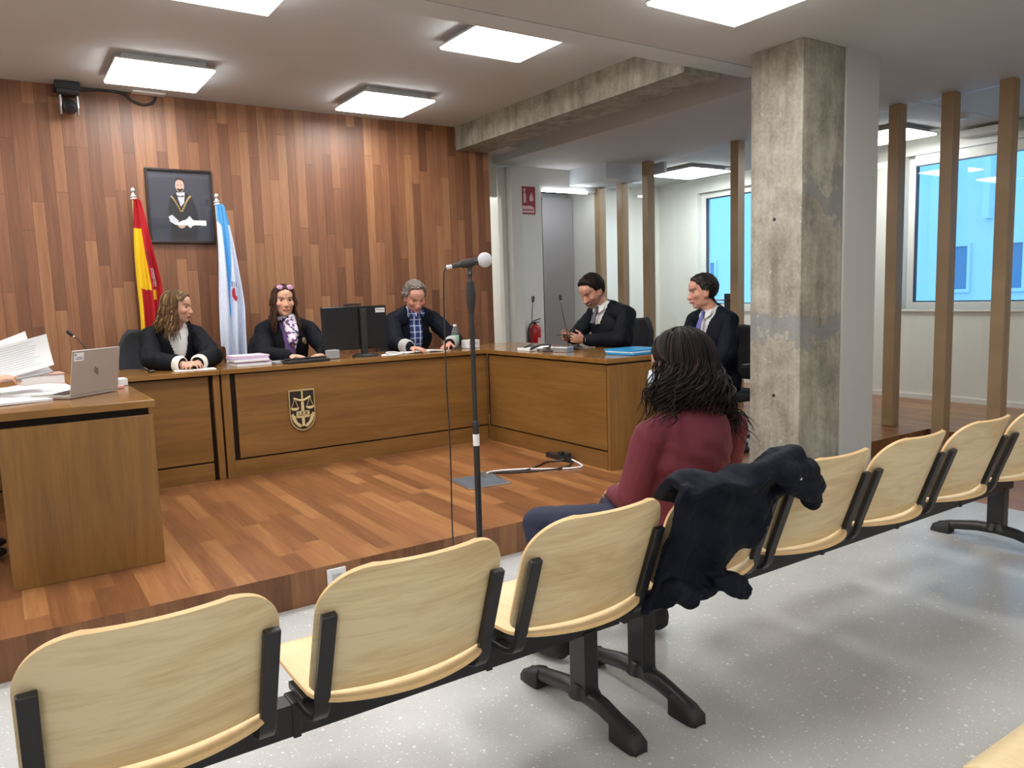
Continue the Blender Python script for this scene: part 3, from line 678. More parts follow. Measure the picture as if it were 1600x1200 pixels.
cable('ceiling_cable', [(.67,6.57,2.93),(.80,6.585,2.95),(.96,6.585,2.945),(1.02,6.58,2.90),(1.10,6.58,2.875),(1.17,6.58,2.90),(1.20,6.585,2.955)], .009, M['black'], 'black cable drooping under the ceiling beside the dome camera')
mb = MB(); mb.box(1.02,1.25,6.50,6.58,2.945,2.959); tag(mb.build('ceiling_plate', 'white', bevel=.003), 'small white plate on ceiling over the drooping black cable', 'plate')

# flags
def flag(t, px, py, ztop, zbot, width, color, seed, sway=.0, botfn=None, lean=0, wtop=.045):
    nu, nv = 70, 160; P = np.zeros((nv, nu, 3)); C_ = np.zeros((nv, nu, 3)); rs = np.random.RandomState(seed); ph = rs.rand(5)*6
    for i in range(nv):
        v = i/(nv-1)
        for j in range(nu):
            u = j/(nu-1); wv = wtop+(width-wtop)*min(1, v*1.6)**.8
            zb_ = botfn(u) if botfn else zbot
            x = px + lean*v + (u-.12)*wv + .006*math.sin(6*v+ph[0])
            a = .028*min(1, .25+v*1.5)
            y = py - .02 - a*math.sin(u*PI*5.0+ph[1]+v*1.6) - .012*math.sin(u*17+ph[2]+v*3)
            P[i, j] = (x, y, ztop+(zb_-ztop)*v + .006*math.sin(u*9+ph[3])*v); C_[i, j] = color(u, v)
    mb = MB(); mb.slab(P, .002); c_ = C_.reshape(-1, 3); return mb.build('cloth', 'cloth', t, smooth='all', col=np.vstack([c_, c_]))
M['cloth'] = attrmat('flag_cloth', .75, .3)
def pole(t, x, y, zt):
    mb = MB(); mb.cyl((x,y,ST+.02),(x,y,zt),.0125,14); mb.build('pole', 'cardwhite' if x > 1.3 else 'gold', t, smooth=True)
    mb = MB(); mb.ell((x,y,zt+.025),(.018,.018,.026),n=14); mb.cyl((x,y,zt-.02),(x,y,zt+.003),.018,14); mb.build('finial', 'chrome', t, smooth=True)
    mb = MB(); mb.lathe([(.13,0),(.13,.015),(.03,.03),(.02,.12),(.0,.12)],(x,y,ST+.001)); mb.build('base', 'black', t, smooth=True)
    mb = MB(); mb.tube([(x+.018*math.cos(a_),y+.018*math.sin(a_),zt-.05+.003*a_) for a_ in np.linspace(0,12,40)],.006,6); mb.build('cord', 'cardwhite', t, smooth='all')
red, yel, gold_ = srgb(170,24,34), srgb(232,190,30), srgb(220,170,60)
def c1(u, v):
    if v < .215: return red
    edge = .50+.08*v
    if u < edge and v < .66+.10*u*.4: 
        return yel
    if u > .60:
        if .52 < v < .66 and .64 < u < .80: return srgb(200,170,170) if math.sin(v*90)*math.sin(u*60) > -.2 else srgb(120,30,40)
        if .68 < v < .76 and .58 < u < .76: return yel
        if .38 < v < .50 and .60 < u < .68: return srgb(90,50,40)
        return red
    if v > .66: return yel if u < .14 else red
    return red
t = thing('flag', 'red and yellow flag hanging in folds left of the portrait', 'flag', (.955,6.45,ST), 0, 'flags on poles behind the bench')
pole(t, .955, 6.45, 2.19); flag(t, .955, 6.45, 2.15, 1.16, .17, c1, 1, lean=-.01)
blue, wht = srgb(84,160,220), srgb(214,222,240)
def c2(u, v):
    w0 = .30+.52*v
    if v < .12: return blue
    if abs(u-(.62-.35*v)) < max(0,.32-.50*v): return blue
    if .47 < v < .60 and .50 < u < .80:
        a, b = (u-.65)/.13, (v-.545)/.05
        if a*a+b*b < .7: return srgb(176,40,56) if (a < .1 or b > .2) else srgb(200,205,225)
        if .47 < v < .50 and math.sin(u*90) > 0: return srgb(50,60,110)
    return wht
t = thing('flag', 'white flag with light blue stripe hanging right of the portrait', 'flag', (1.545,6.42,ST), 0, 'flags on poles behind the bench')
pole(t, 1.545, 6.42, 2.17); flag(t, 1.545, 6.42, 2.13, .9, .185, c2, 4, lean=-.02, botfn=lambda u: 1.02 if u < .12 else (1.02-.42*min(1,(u-.12)/.35) if u < .47 else .86-.02*u), wtop=.06)

# fire extinguisher and sign
M['red'] = plain('red_enamel', srgb(170,24,22), .25); M['signred'] = plain('sign_red', srgb(150,36,44), .4); M['signpale'] = plain('sign_pale', srgb(226,186,186), .4)
ex_ = thing('fire_extinguisher', 'red fire extinguisher with black hose by the white door posts', 'fire extinguisher', (5.14,7.20,.68))
X, Y = 5.14, 7.205
mb = MB(); mb.lathe([(.0,.0),(.062,.0),(.066,.01),(.066,.27),(.06,.295),(.04,.315),(.02,.325),(.02,.335),(0,.335)],(X,Y,.68),n=28); mb.build('cylinder', 'red', ex_, smooth=True)
mb = MB(); mb.cyl((X,Y,1.01),(X,Y,1.04),.018,14); mb.bar((X-.03,Y,1.045),(X+.075,Y,1.075),.018,.01); mb.bar((X-.03,Y,1.035),(X+.06,Y,1.035),.018,.008); mb.build('valve', 'black', ex_, bevel=.002)
mb = MB(); mb.tube([(X-.02,Y,1.03),(X-.06,Y,1.02),(X-.085,Y,.98),(X-.095,Y,.92),(X-.09,Y,.80),(X-.08,Y,.70)],.010,8); mb.build('hose', 'rubber', ex_, smooth='all')
mb = MB(); 
P = [[(X+.067*math.sin(a_),Y-.067*math.cos(a_),z_) for a_ in np.linspace(-.2,1.0,9)] for z_ in (.76,.86)]
mb.slab(np.array(P),-.0006); mb.build('label', 'signpale', ex_)
mb = MB(); mb.box(X-.03,X+.03,7.27,7.303,.75,.95); mb.build('wall_bracket', 'steel', ex_)
sg = thing('fire_sign', 'red square fire extinguisher sign on the white wall', 'sign', (5.145,7.295,2.4))
mb = MB(); mb.box(5.04,5.25,7.288,7.299,2.255,2.56); mb.build('plate', 'signred', sg)
mb = MB(); yy = 7.286
mb.poly([(5.085,yy,2.38),(5.12,yy,2.38),(5.12,yy,2.47),(5.11,yy,2.49),(5.11,yy,2.51),(5.12,yy,2.53),(5.09,yy,2.54),(5.08,yy,2.52),(5.095,yy,2.51),(5.095,yy,2.49),(5.085,yy,2.47)],.001,(0,-1,0))
mb.poly([(5.17,yy,2.40),(5.215,yy,2.40),(5.225,yy,2.43),(5.21,yy,2.46),(5.20,yy,2.50),(5.185,yy,2.47),(5.175,yy,2.46),(5.165,yy,2.43)],.001,(0,-1,0))
mb.poly([(5.06,yy,2.27),(5.235,yy,2.27),(5.225,yy,2.33),(5.18,yy,2.35),(5.12,yy,2.345),(5.07,yy,2.35)],.001,(0,-1,0)); mb.build('pictograms', 'signpale', sg)
textmesh('lettering', 'EXTINTOR', .03, (5.145,yy-.002,2.30), XZ, 'signred', sg)
dn = thing('door_number', 'small black number 2 on the bright corridor door', 'sign', (5.985,9.25,1.8))
textmesh('digit', '2', .17, (5.985,9.247,1.80), XZ, 'ink', dn)

# ================================================================== things on the benches
def monitor():
    cx, cy_ = 2.33, 5.66; R = rotz(math.radians(2)); t = thing('monitor', 'black desktop monitor seen from behind on the judges bench', 'monitor', (cx,cy_,ZT+.001))
    T = lambda p: R @ np.array(p, float) + V(cx,cy_,0)
    TT = lambda v: v @ R.T + V(cx,cy_,0)
    M['mon'] = plain('monitor_plastic', (.010,.011,.014), .22)
    mb = MB(); mb.box(-.27,.27,0,.028,ZT+.055,ZT+.39,0,TT); mb.build('screen_back', 'mon', t, bevel=.008)
    mb = MB(); mb.box(-.263,.263,.0285,.030,ZT+.065,ZT+.38,0,TT); M['scr'] = plain('screen_face', (.02,.03,.05), .1); mb.build('display', 'scr', t)
    mb = MB(); mb.box(.035,.085,-.03,-.001,ZT+.02,ZT+.37,0,TT); mb.build('stand', 'rubber', t, bevel=.004)
    mb = MB(); mb.lathe([(.10,0),(.10,.008),(.08,.02),(0,.022)],T((.06,-.02,ZT+.001)),n=28); mb.build('foot', 'rubber', t, smooth=True)
    mb = MB(); mb.box(.175,.255,-.0025,-.0005,ZT+.335,ZT+.37,0,TT); s_ = mb.build('sticker', 'cardwhite', t)
    mb = MB(); mb.box(.185,.195,-.0035,-.0026,ZT+.355,ZT+.363,0,TT); mb.box(.2,.25,-.0035,-.0026,ZT+.352,ZT+.356,0,TT); mb.build('print', M['ink'], s_)
    wc = thing('webcam', 'flat black webcam perched on top of the monitor', 'webcam', tuple(T((-.02,.01,ZT+.392))))
    mb = MB(); mb.box(-.075,.055,-.008,.035,ZT+.394,ZT+.412,0,TT); mb.build('body', 'black', wc, bevel=.004)
    mb = MB(); mb.cyl(T((-.01,.035,ZT+.403)),T((-.01,.038,ZT+.403)),.006,12); mb.build('lens', 'lens', wc)
monitor()
def stack(name, label, cat, c, sz, n, mats, rs, group=None, jit=.01, th=.012, rz=0, z=ZT):
    """each folder or sheaf of a pile is a thing of its own"""
    zz = z+.0008
    for i in range(n):
        h = th if np.isscalar(th) else th[i]; R = rotz(rz+rs.uniform(-.06,.06)); cc = V(c[0]+rs.uniform(-jit,jit), c[1]+rs.uniform(-jit,jit), zz+h/2)
        mb = MB(); mb.obox(cc, R, (sz[0]/2, sz[1]/2, h/2-.0004)); o = mb.build(name, mats[i%len(mats)], bevel=.001)
        tag(o, label[i] if isinstance(label, list) else label, cat, group); zz += h
    return zz
rs = np.random.RandomState(3)
M['lilac'] = plain('lilac_paper', srgb(190,172,206), .6, nz=.05); M['pinkish'] = plain('pinkish_paper', srgb(214,192,206), .6); M['greyfile'] = plain('grey_folder', srgb(150,152,156), .5)
M['blueplastic'] = plain('blue_plastic', srgb(40,140,196), .25); M['clearish'] = plain('translucent_plastic', srgb(196,214,226), .25)
stack('case_file', ['thick white case file at the bottom of the pile by the flag','lilac case file, second from the bottom of the pile','pale case file in the middle of the pile by the flag','lilac case file, second from the top of the pile','pinkish sheaf on top of the pile by the white flag'], 'case file', (1.49,5.60), (.24,.20), 5, ['paper','lilac','paper','lilac','pinkish'], rs, 'pile of case files before the scarf woman', .012, [.018,.014,.016,.012,.014], .05)
stack('folder', 'flat grey folder lying open before the woman with the scarf', 'folder', (1.78,5.60), (.26,.2), 1, ['greyfile'], rs, None, 0, .012)
stack('document', 'white document lying under the hand of the scarf woman', 'document', (2.02,5.69), (.22,.16), 1, ['paper'], rs, None, 0, .006)
mb = MB(); mb.bar((1.70,5.46,ZT+.03),(2.02,5.50,ZT+.030),.03,.012); mb.bar((1.70,5.46,ZT+.012),(2.02,5.50,ZT+.012),.14,.02); tag(mb.build('keyboard', 'black', bevel=.003), 'slim black keyboard at the front edge of the judges bench', 'keyboard')
mb = MB(); mb.obox((2.11,5.60,ZT+.035),rotz(.1),(.045,.035,.034)); tag(mb.build('telephone', 'greyfile', bevel=.008), 'small grey device on the bench left of the monitor foot', 'device')
cable('white_cable', [(2.55,5.60,ZT+.01),(2.50,5.50,ZT+.012),(2.45,5.46,ZT+.008),(2.53,5.43,ZT+.008),(2.62,5.46,ZT+.012),(2.60,5.54,ZT+.02),(2.52,5.52,ZT+.025),(2.50,5.45,ZT+.02),(2.60,5.44,ZT+.01)], .006, M['cardwhite'], 'tangle of white cable on the bench right of the monitor')
for k_, (a, b, r_, lb) in enumerate([(2.80,5.62,.10,'open white document left half, under the grey-haired man'), (3.0,5.62,-.05,'open white document right half, under the grey-haired man')]):
    mb = MB(); P = [[(a+(i-4)*.026, b+(j-4)*.018, ZT+.008+.006*math.sin(i*.4+k_)) for j in range(9)] for i in range(9)]; mb.slab(np.array(P), .006); tag(mb.build('document', 'paper', smooth=True), lb, 'document', 'papers on the judges bench')
bt = thing('water_bottle', 'clear plastic water bottle with pale green label on the bench', 'bottle', (3.235,5.70,ZT+.001))
M['petg'] = plain('bottle_plastic', (.75,.80,.80), .08, **{'Transmission_Weight': .85, 'IOR': 1.2}); M['green'] = plain('green_label', srgb(150,190,160), .5)
mb = MB(); mb.lathe([(0,0),(.028,0),(.031,.006),(.031,.13),(.028,.15),(.014,.18),(.013,.195),(0,.195)],(3.235,5.70,ZT+.001),n=24); mb.build('body', 'petg', bt, smooth=True)
mb = MB(); mb.lathe([(.0315,.055),(.0322,.056),(.0322,.115),(.0315,.116)],(3.235,5.70,ZT),n=24); mb.build('label', 'green', bt, smooth=True)
mb = MB(); mb.cyl((3.235,5.70,ZT+.19),(3.235,5.70,ZT+.207),.0145,16); mb.build('cap', 'cardwhite', bt, smooth=True)
mb = MB(); mb.obox((3.36,5.66,ZT+.036),rotz(.15),(.06,.05,.035)); tb = mb.build('box', 'cardwhite', bevel=.003); tag(tb, 'small white box beside the water bottle at the bench corner', 'box')
mb = MB(); mb.obox((3.352,5.609,ZT+.04),rotz(.15),(.04,.002,.006)); mb.build('printed_band', 'lilac', tb)
stack('document', 'white sheets lying under the hands of the blonde-streaked woman', 'document', (1.11,5.53), (.26,.15), 1, ['paper'], rs, None, 0, .004, -.1)
mb = MB(); mb.ell((.845,5.55,ZT+.012),(.022,.015,.011)); mb.tube([(.83,5.55,ZT+.012),(.81,5.56,ZT+.03),(.80,5.57,ZT+.035)],.008,8); tag(mb.build('desk_microphone_base', 'black', smooth='all'), 'little black object at the left elbow of the blonde-streaked woman', 'object')
def gooseneck(c, pts, label, base='greyfile', sz=(.05,.035), tip=None, silver=False):
    t = thing('gooseneck_microphone', label, 'microphone', (c[0],c[1],c[2]), 0, 'gooseneck microphones on the benches')
    mb = MB(); mb.obox((c[0],c[1],c[2]+.013),rotz(.3),(sz[0],sz[1],.012)); mb.build('base', base, t, bevel=.005)
    mb = MB(); mb.tube(pts, .0036, 8); mb.build('stem', 'black', t, smooth='all')
    d = nrm(np.array(pts[-1])-np.array(pts[-2])); e_ = np.array(pts[-1])
    mb = MB(); mb.cap(e_, e_+d*.028, .0115, .013, 12); mb.build('head', 'rubber', t, smooth='all')
    if silver: mb = MB(); mb.cyl(e_-d*.018, e_-d*.008,.008,12); mb.build('ring', 'chrome', t, smooth=True)
    return t
gooseneck((.54,5.72,ZT), [(.54,5.72,ZT+.02),(.53,5.72,ZT+.09),(.50,5.73,ZT+.17),(.455,5.74,ZT+.235),(.42,5.745,ZT+.27)], 'gooseneck microphone with black tip rising behind the laptop', silver=True)
gooseneck((3.60,5.10,ZT), [(3.60,5.10,ZT+.02),(3.605,5.10,ZT+.14),(3.615,5.105,ZT+.28),(3.63,5.11,ZT+.385)], 'gooseneck microphone in front of the fire extinguisher', 'black')
gooseneck((3.74,4.80,ZT), [(3.74,4.80,ZT+.02),(3.735,4.81,ZT+.14),(3.715,4.83,ZT+.28),(3.705,4.84,ZT+.39)], 'gooseneck microphone with silver base before the man with phone', 'steel', silver=True)
stack('document', ['white papers lying left of the gooseneck microphones','silver-grey card propped near the edge of the right wing'], 'document', (3.48,4.98), (.10,.16), 1, ['paper'], rs, None, 0, .02)
mb = MB(); mb.obox((3.55,4.63,ZT+.02),rotz(.35),(.05,.07,.019)); tag(mb.build('microphone_control_box', 'steel', bevel=.004), 'silver control box on the front edge of the right wing', 'control box')
mb = MB(); P = [[(3.60+(i-4)*.024, 4.92+(j-4)*.02, ZT+.02+.012*math.sin(i*.8)*math.cos(j*.5)) for j in range(9)] for i in range(9)]; mb.slab(np.array(P), .003); tag(mb.build('document', 'paper', smooth=True), 'crumpled white sheet between the two gooseneck microphones', 'document')
cable('desk_cable', [(3.46,5.05,ZT+.01),(3.50,4.95,ZT+.045),(3.44,4.88,ZT+.02),(3.47,4.80,ZT+.05),(3.52,4.74,ZT+.05),(3.46,4.70,ZT+.015),(3.50,4.66,ZT+.012),(3.43,4.72,ZT+.012)], .008, M['black'], 'coiled black cable on the right bench wing')
mb = MB(); mb.obox((3.75,4.72,ZT+.02),rotz(.6),(.03,.02,.018)); mb.tube([(3.72,4.72,ZT+.03),(3.70,4.62,ZT+.02),(3.71,4.52,ZT+.01)],.006,6); tag(mb.build('earpiece', 'black', bevel=.003), 'small black gadget in front of the lawyer holding a phone', 'gadget')
zz = ZT+.001
fz = [('blue folder at the bottom of the pair on the right wing','blueplastic',.014),('clear plastic sleeve of papers between two blue folders','clearish',.010),('bright blue folder on top of the pair on the right wing','blueplastic',.012)]
for i, (lb, m__, h) in enumerate(fz):
    mb = MB(); mb.obox((3.76,4.06+.012*i,zz+h/2),rotz(.12-.03*i),(.16,.13,h/2-.0004)); tag(mb.build('folder', m__, bevel=.002), lb, 'folder', 'blue folders on the right wing'); zz += h
# laptop
t = thing('laptop', 'open silver laptop seen from behind on the left bench', 'laptop', (.385,4.27,LT+.001))
M['lapt'] = plain('laptop_silver', srgb(176,168,160), .35, .35, nz=.01)
a, b = V(.273,4.157,LT+.014), V(.497,4.375,LT+.014); d = nrm(b-a); nn = V(-d[1], d[0], 0); cc = (a+b)/2; hw = .158
lean = nrm(V(0,0,1)-nn*.16)
# back of lid faces the camera: outward normal -nn
Rl = np.stack([d, nn, V(0,0,1)], 1)
Rs = np.stack([d, np.cross(lean, d), lean], 1)
mb = MB(); mb.obox(cc+nn*.11+V(0,0,-.004), Rl, (hw,.11,.008)); bs = mb.build('base', 'lapt', t, bevel=.003)
mb = MB(); mb.obox(cc+nn*.11+V(0,0,.0045), Rl, (hw-.02,.06,.0008)); mb.build('keys', 'black', bs)
mb = MB(); mb.obox(cc+lean*.109, Rs, (hw,.0035,.108)); ld = mb.build('lid', 'lapt', t, bevel=.003)
fn = -Rs[:,1] if (Rs[:,1]@V(0,-1,0)) < 0 else Rs[:,1]
mb = MB(); mb.obox(cc+lean*.109-fn*.004, Rs, (hw-.008,.0005,.10)); mb.build('display', 'scr', ld)
mb = MB(); mb.obox(cc+lean*.186-d*.118+fn*.0038, Rs, (.031,.0004,.02)); st_ = mb.build('sticker', 'cardwhite', ld)
M['inkblue'] = plain('blue_ink', srgb(40,70,120), .5)
mb = MB(); mb.obox(cc+lean*.197-d*.14+fn*.0045, Rs, (.004,.0003,.004)); mb.obox(cc+lean*.184-d*.112+fn*.0045, Rs, (.02,.0003,.0015)); mb.obox(cc+lean*.176-d*.116+fn*.0045, Rs, (.022,.0003,.0015)); mb.build('print', 'inkblue', st_)
mb = MB()
for k_, (o_, h0, h1) in enumerate(((-.0105,-.004,.022),(-.0035,-.012,.012),(.0035,-.012,.012),(.0105,-.022,.004))):
    q = cc+lean*(.108+(h0+h1)/2)+d*o_+fn*.0038; mb.bar(q-lean*(h1-h0)/2-d*.004, q+lean*(h1-h0)/2+d*.004, .0035, .0008, 0, fn)
mb.bar(cc+lean*.120-d*.005+fn*.0038, cc+lean*.120+d*.0+fn*.0038,.003,.0008,0,fn); mb.bar(cc+lean*.120+d*.004+fn*.0038, cc+lean*.120+d*.011+fn*.0038,.003,.0008,0,fn); mb.bar(cc+lean*.096+d*.0+fn*.0038, cc+lean*.096+d*.006+fn*.0038,.003,.0008,0,fn)
mb.build('logo', 'black', ld)
# papers on the left bench
def sheet(name, label, c, rz, w=.21, h=.297, curl=.01, th=.004, mat='paper', cat='document', group='loose papers on the left bench', z=LT, seed=0):
    R = rotz(rz); rs_ = np.random.RandomState(seed); ph = rs_.rand(3)*6; P = []
    for i in range(11):
        row = []
        for j in range(11):
            u, v = (i/10-.5), (j/10-.5); q = R @ V(u*w, v*h, 0)
            row.append((c[0]+q[0], c[1]+q[1], z+th+.001+curl*(.5+.5*math.sin(u*5+ph[0]))*(.5+.5*math.cos(v*4+ph[1]))))
        P.append(row)
    mb = MB(); mb.slab(np.array(P), th); o = mb.build(name, mat, smooth=True, bevel=0); tag(o, label, cat, group); return o
sheet('document', 'wide white paper sheaf at the front edge of left bench', (.02,4.28), .25, .30,.30,.012,.010,seed=1)
sheet('document', 'white sheaf with bent corner touching the laptop', (.17,4.46), -.5, .24,.30,.016,.016,seed=2,z=LT+.004)
sheet('document', 'top white sheets of the loose heap left of laptop', (.03,4.58), .5, .26,.30,.014,.008,seed=3,z=LT+.022)
sheet('document', 'white sheets fanned far side of the heap, behind the laptop', (.20,4.78), .1, .24,.30,.012,.006,seed=5,z=LT+.002)
bk = thing('law_book', 'thick pale book lying behind the heap of papers', 'book', (.20,5.12,LT+.001))
mb = MB(); mb.obox((.20,5.12,LT+.032),rotz(.1),(.105,.075,.026)); mb.build('page_block', 'paper', bk, bevel=.002)
M['cover'] = plain('pink_cover', srgb(196,150,140), .5); mb = MB(); mb.obox((.20,5.12,LT+.0605),rotz(.1),(.11,.08,.002)); mb.obox((.20,5.12,LT+.0035),rotz(.1),(.11,.08,.002)); mb.build('cover', 'cover', bk, bevel=.001)
t = thing('white_box', 'white card box with black ring right of the laptop', 'box', (.55,4.70,LT))
mb = MB(); mb.obox((.543,4.68,LT+.020),rotz(.05),(.036,.05,.0185)); mb.build('body', 'cardwhite', t, bevel=.003)
hp = MB(); R_ = rotz(.3); hp.tube([(.512+.012*math.cos(a_),4.60+.020*math.cos(a_),LT+.030+.024*math.sin(a_)) for a_ in np.linspace(0,2*PI,24)],.006,8); tag(hp.build('headset', 'black', smooth='all'), 'black ring-shaped headset leaning on the white card box', 'headset')
mb = MB(); mb.obox((.520,4.50,LT+.009),rotz(.4),(.022,.018,.008)); tag(mb.build('red_card', 'cover', bevel=.003), 'small reddish item at the right foot of the laptop', 'object')
# office chairs
def office_chair(x, y, rz, label, ztop=1.12, w=.24, seatz=.60, group='black office chairs behind the benches'):
    t = thing('office_chair', label, 'chair', (x,y,ST+.001), rz, group); L = lambda v: v
    M.setdefault('fabric', plain('black_upholstery', (.016,.018,.023), .7, bump=.2))
    P = []
    for i in range(13):
        v = i/12; z = seatz+.06+(ztop-seatz-.06)*v; hw = w*(1-.25*max(0, v-.75)/.25-.08*(1-v))*(1 if v < .97 else .86)
        P.append([(s*hw, -.215-.05*v+.03*(s*s)-.02*math.sin(PI*v), z-ST) for s in np.linspace(-1,1,9)])
    mb = MB(); mb.slab(np.array(P), .05); mb.build('backrest', 'fabric', t, smooth='all', bevel=.012, local=True)
    mb = MB(); mb.box(-.24,.24,-.20,.25,seatz-.07-ST,seatz-.005-ST); mb.build('seat', 'fabric', t, bevel=.025, local=True)
    mb = MB(); mb.cyl((0,0,.07),(0,0,seatz-.07-ST),.028,16); mb.bar((0,-.02,seatz-.09-ST),(0,-.25,seatz-.05-ST),.05,.02); mb.bar((0,-.26,seatz-.06-ST),(0,-.28,seatz+.14-ST),.05,.015); mb.build('column', 'black', t, local=True)
    for s_ in (-1,1):
        mb = MB(); mb.tube([(s_*.245,.02,seatz-.05-ST),(s_*.285,.02,seatz-.03-ST),(s_*.29,.0,seatz+.19-ST)],.012,8); mb.box(s_*.29-.028,s_*.29+.028,-.13,.14,seatz+.19-ST,seatz+.215-ST); mb.build('armrest', 'black', t, local=True, bevel=.006)
    mb = MB()
    for k_ in range(5): a_ = 2*PI*k_/5+.3; mb.bar((0,0,.09),(.27*math.cos(a_),.27*math.sin(a_),.065),.045,.03)
    bs_ = mb.build('base', 'black', t, local=True, bevel=.004)
    for k_ in range(5): a_ = 2*PI*k_/5+.3; q = MB(); q.cyl((.27*math.cos(a_)-.02*math.sin(a_),.27*math.sin(a_)+.02*math.cos(a_),.026),(.27*math.cos(a_)+.02*math.sin(a_),.27*math.sin(a_)-.02*math.cos(a_),.026),.025,14); q.build('caster', 'rubber', bs_, local=True)
    return t
# ================================================================== people
def remesh(mb, voxel, smooth=4, fac=.5):
    me = bpy.data.meshes.new('tmp'); me.from_pydata(np.vstack(mb.v).tolist(), [], mb.f); me.update()
    o = bpy.data.objects.new('tmp', me); COL.objects.link(o)
    r = o.modifiers.new('r', 'REMESH'); r.mode = 'VOXEL'; r.voxel_size = voxel; r.adaptivity = 0
    if smooth: s_ = o.modifiers.new('s', 'SMOOTH'); s_.factor = fac; s_.iterations = smooth
    dg = bpy.context.evaluated_depsgraph_get(); m2 = bpy.data.meshes.new_from_object(o.evaluated_get(dg))
    v = np.empty(len(m2.vertices)*3); m2.vertices.foreach_get('co', v); v = v.reshape(-1, 3)
    n = np.empty(len(m2.vertices)*3); m2.vertices.foreach_get('normal', n); n = n.reshape(-1, 3)
    f = np.array([p.vertices[:] for p in m2.polygons])
    bpy.data.objects.remove(o); bpy.data.meshes.remove(me); bpy.data.meshes.remove(m2)
    return v, n, f
def normals(v, f):
    a = v[f[:,0]]; b = v[f[:,1]]; c = v[f[:,2]]; d = v[f[:,3]]; fn = np.cross(c-a, d-b); n = np.zeros_like(v)
    for k in range(4): np.add.at(n, f[:,k], fn)
    return n/(np.linalg.norm(n, axis=1, keepdims=True)+1e-12)
def meshobj(name, v, f, mat, parent, col=None, smooth='all'):
    mb = MB(); mb.add(v, f); o = mb.build(name, mat, parent, smooth=smooth, col=col); return o
def vnoise(v, fr, seed=0):
    fr = np.broadcast_to(np.asarray(fr, float), (3,)); out = np.zeros(len(v)); rs = np.random.RandomState(seed)
    for k in range(7):
        d = rs.randn(3)*fr; out += np.sin(v @ d + rs.rand()*6.3 + .8*np.sin(v @ (rs.randn(3)*fr*.6)+rs.rand()*6.3))
    return out/3.5
def sub(v, f, keep):
    fk = f[keep[f].all(axis=1)]; used = np.unique(fk); m = -np.ones(len(v), int); m[used] = np.arange(len(used)); return v[used], m[fk], used
SKIN = srgb(206,156,130)
def frame_of(fwd, upv=(0,0,1), tilt=0):
    y = nrm(fwd); x = nrm(np.cross(y, upv)); z = np.cross(x, y)
    R = np.stack([x, y, z], 1)
    if tilt: R = R @ roty(tilt)
    return R
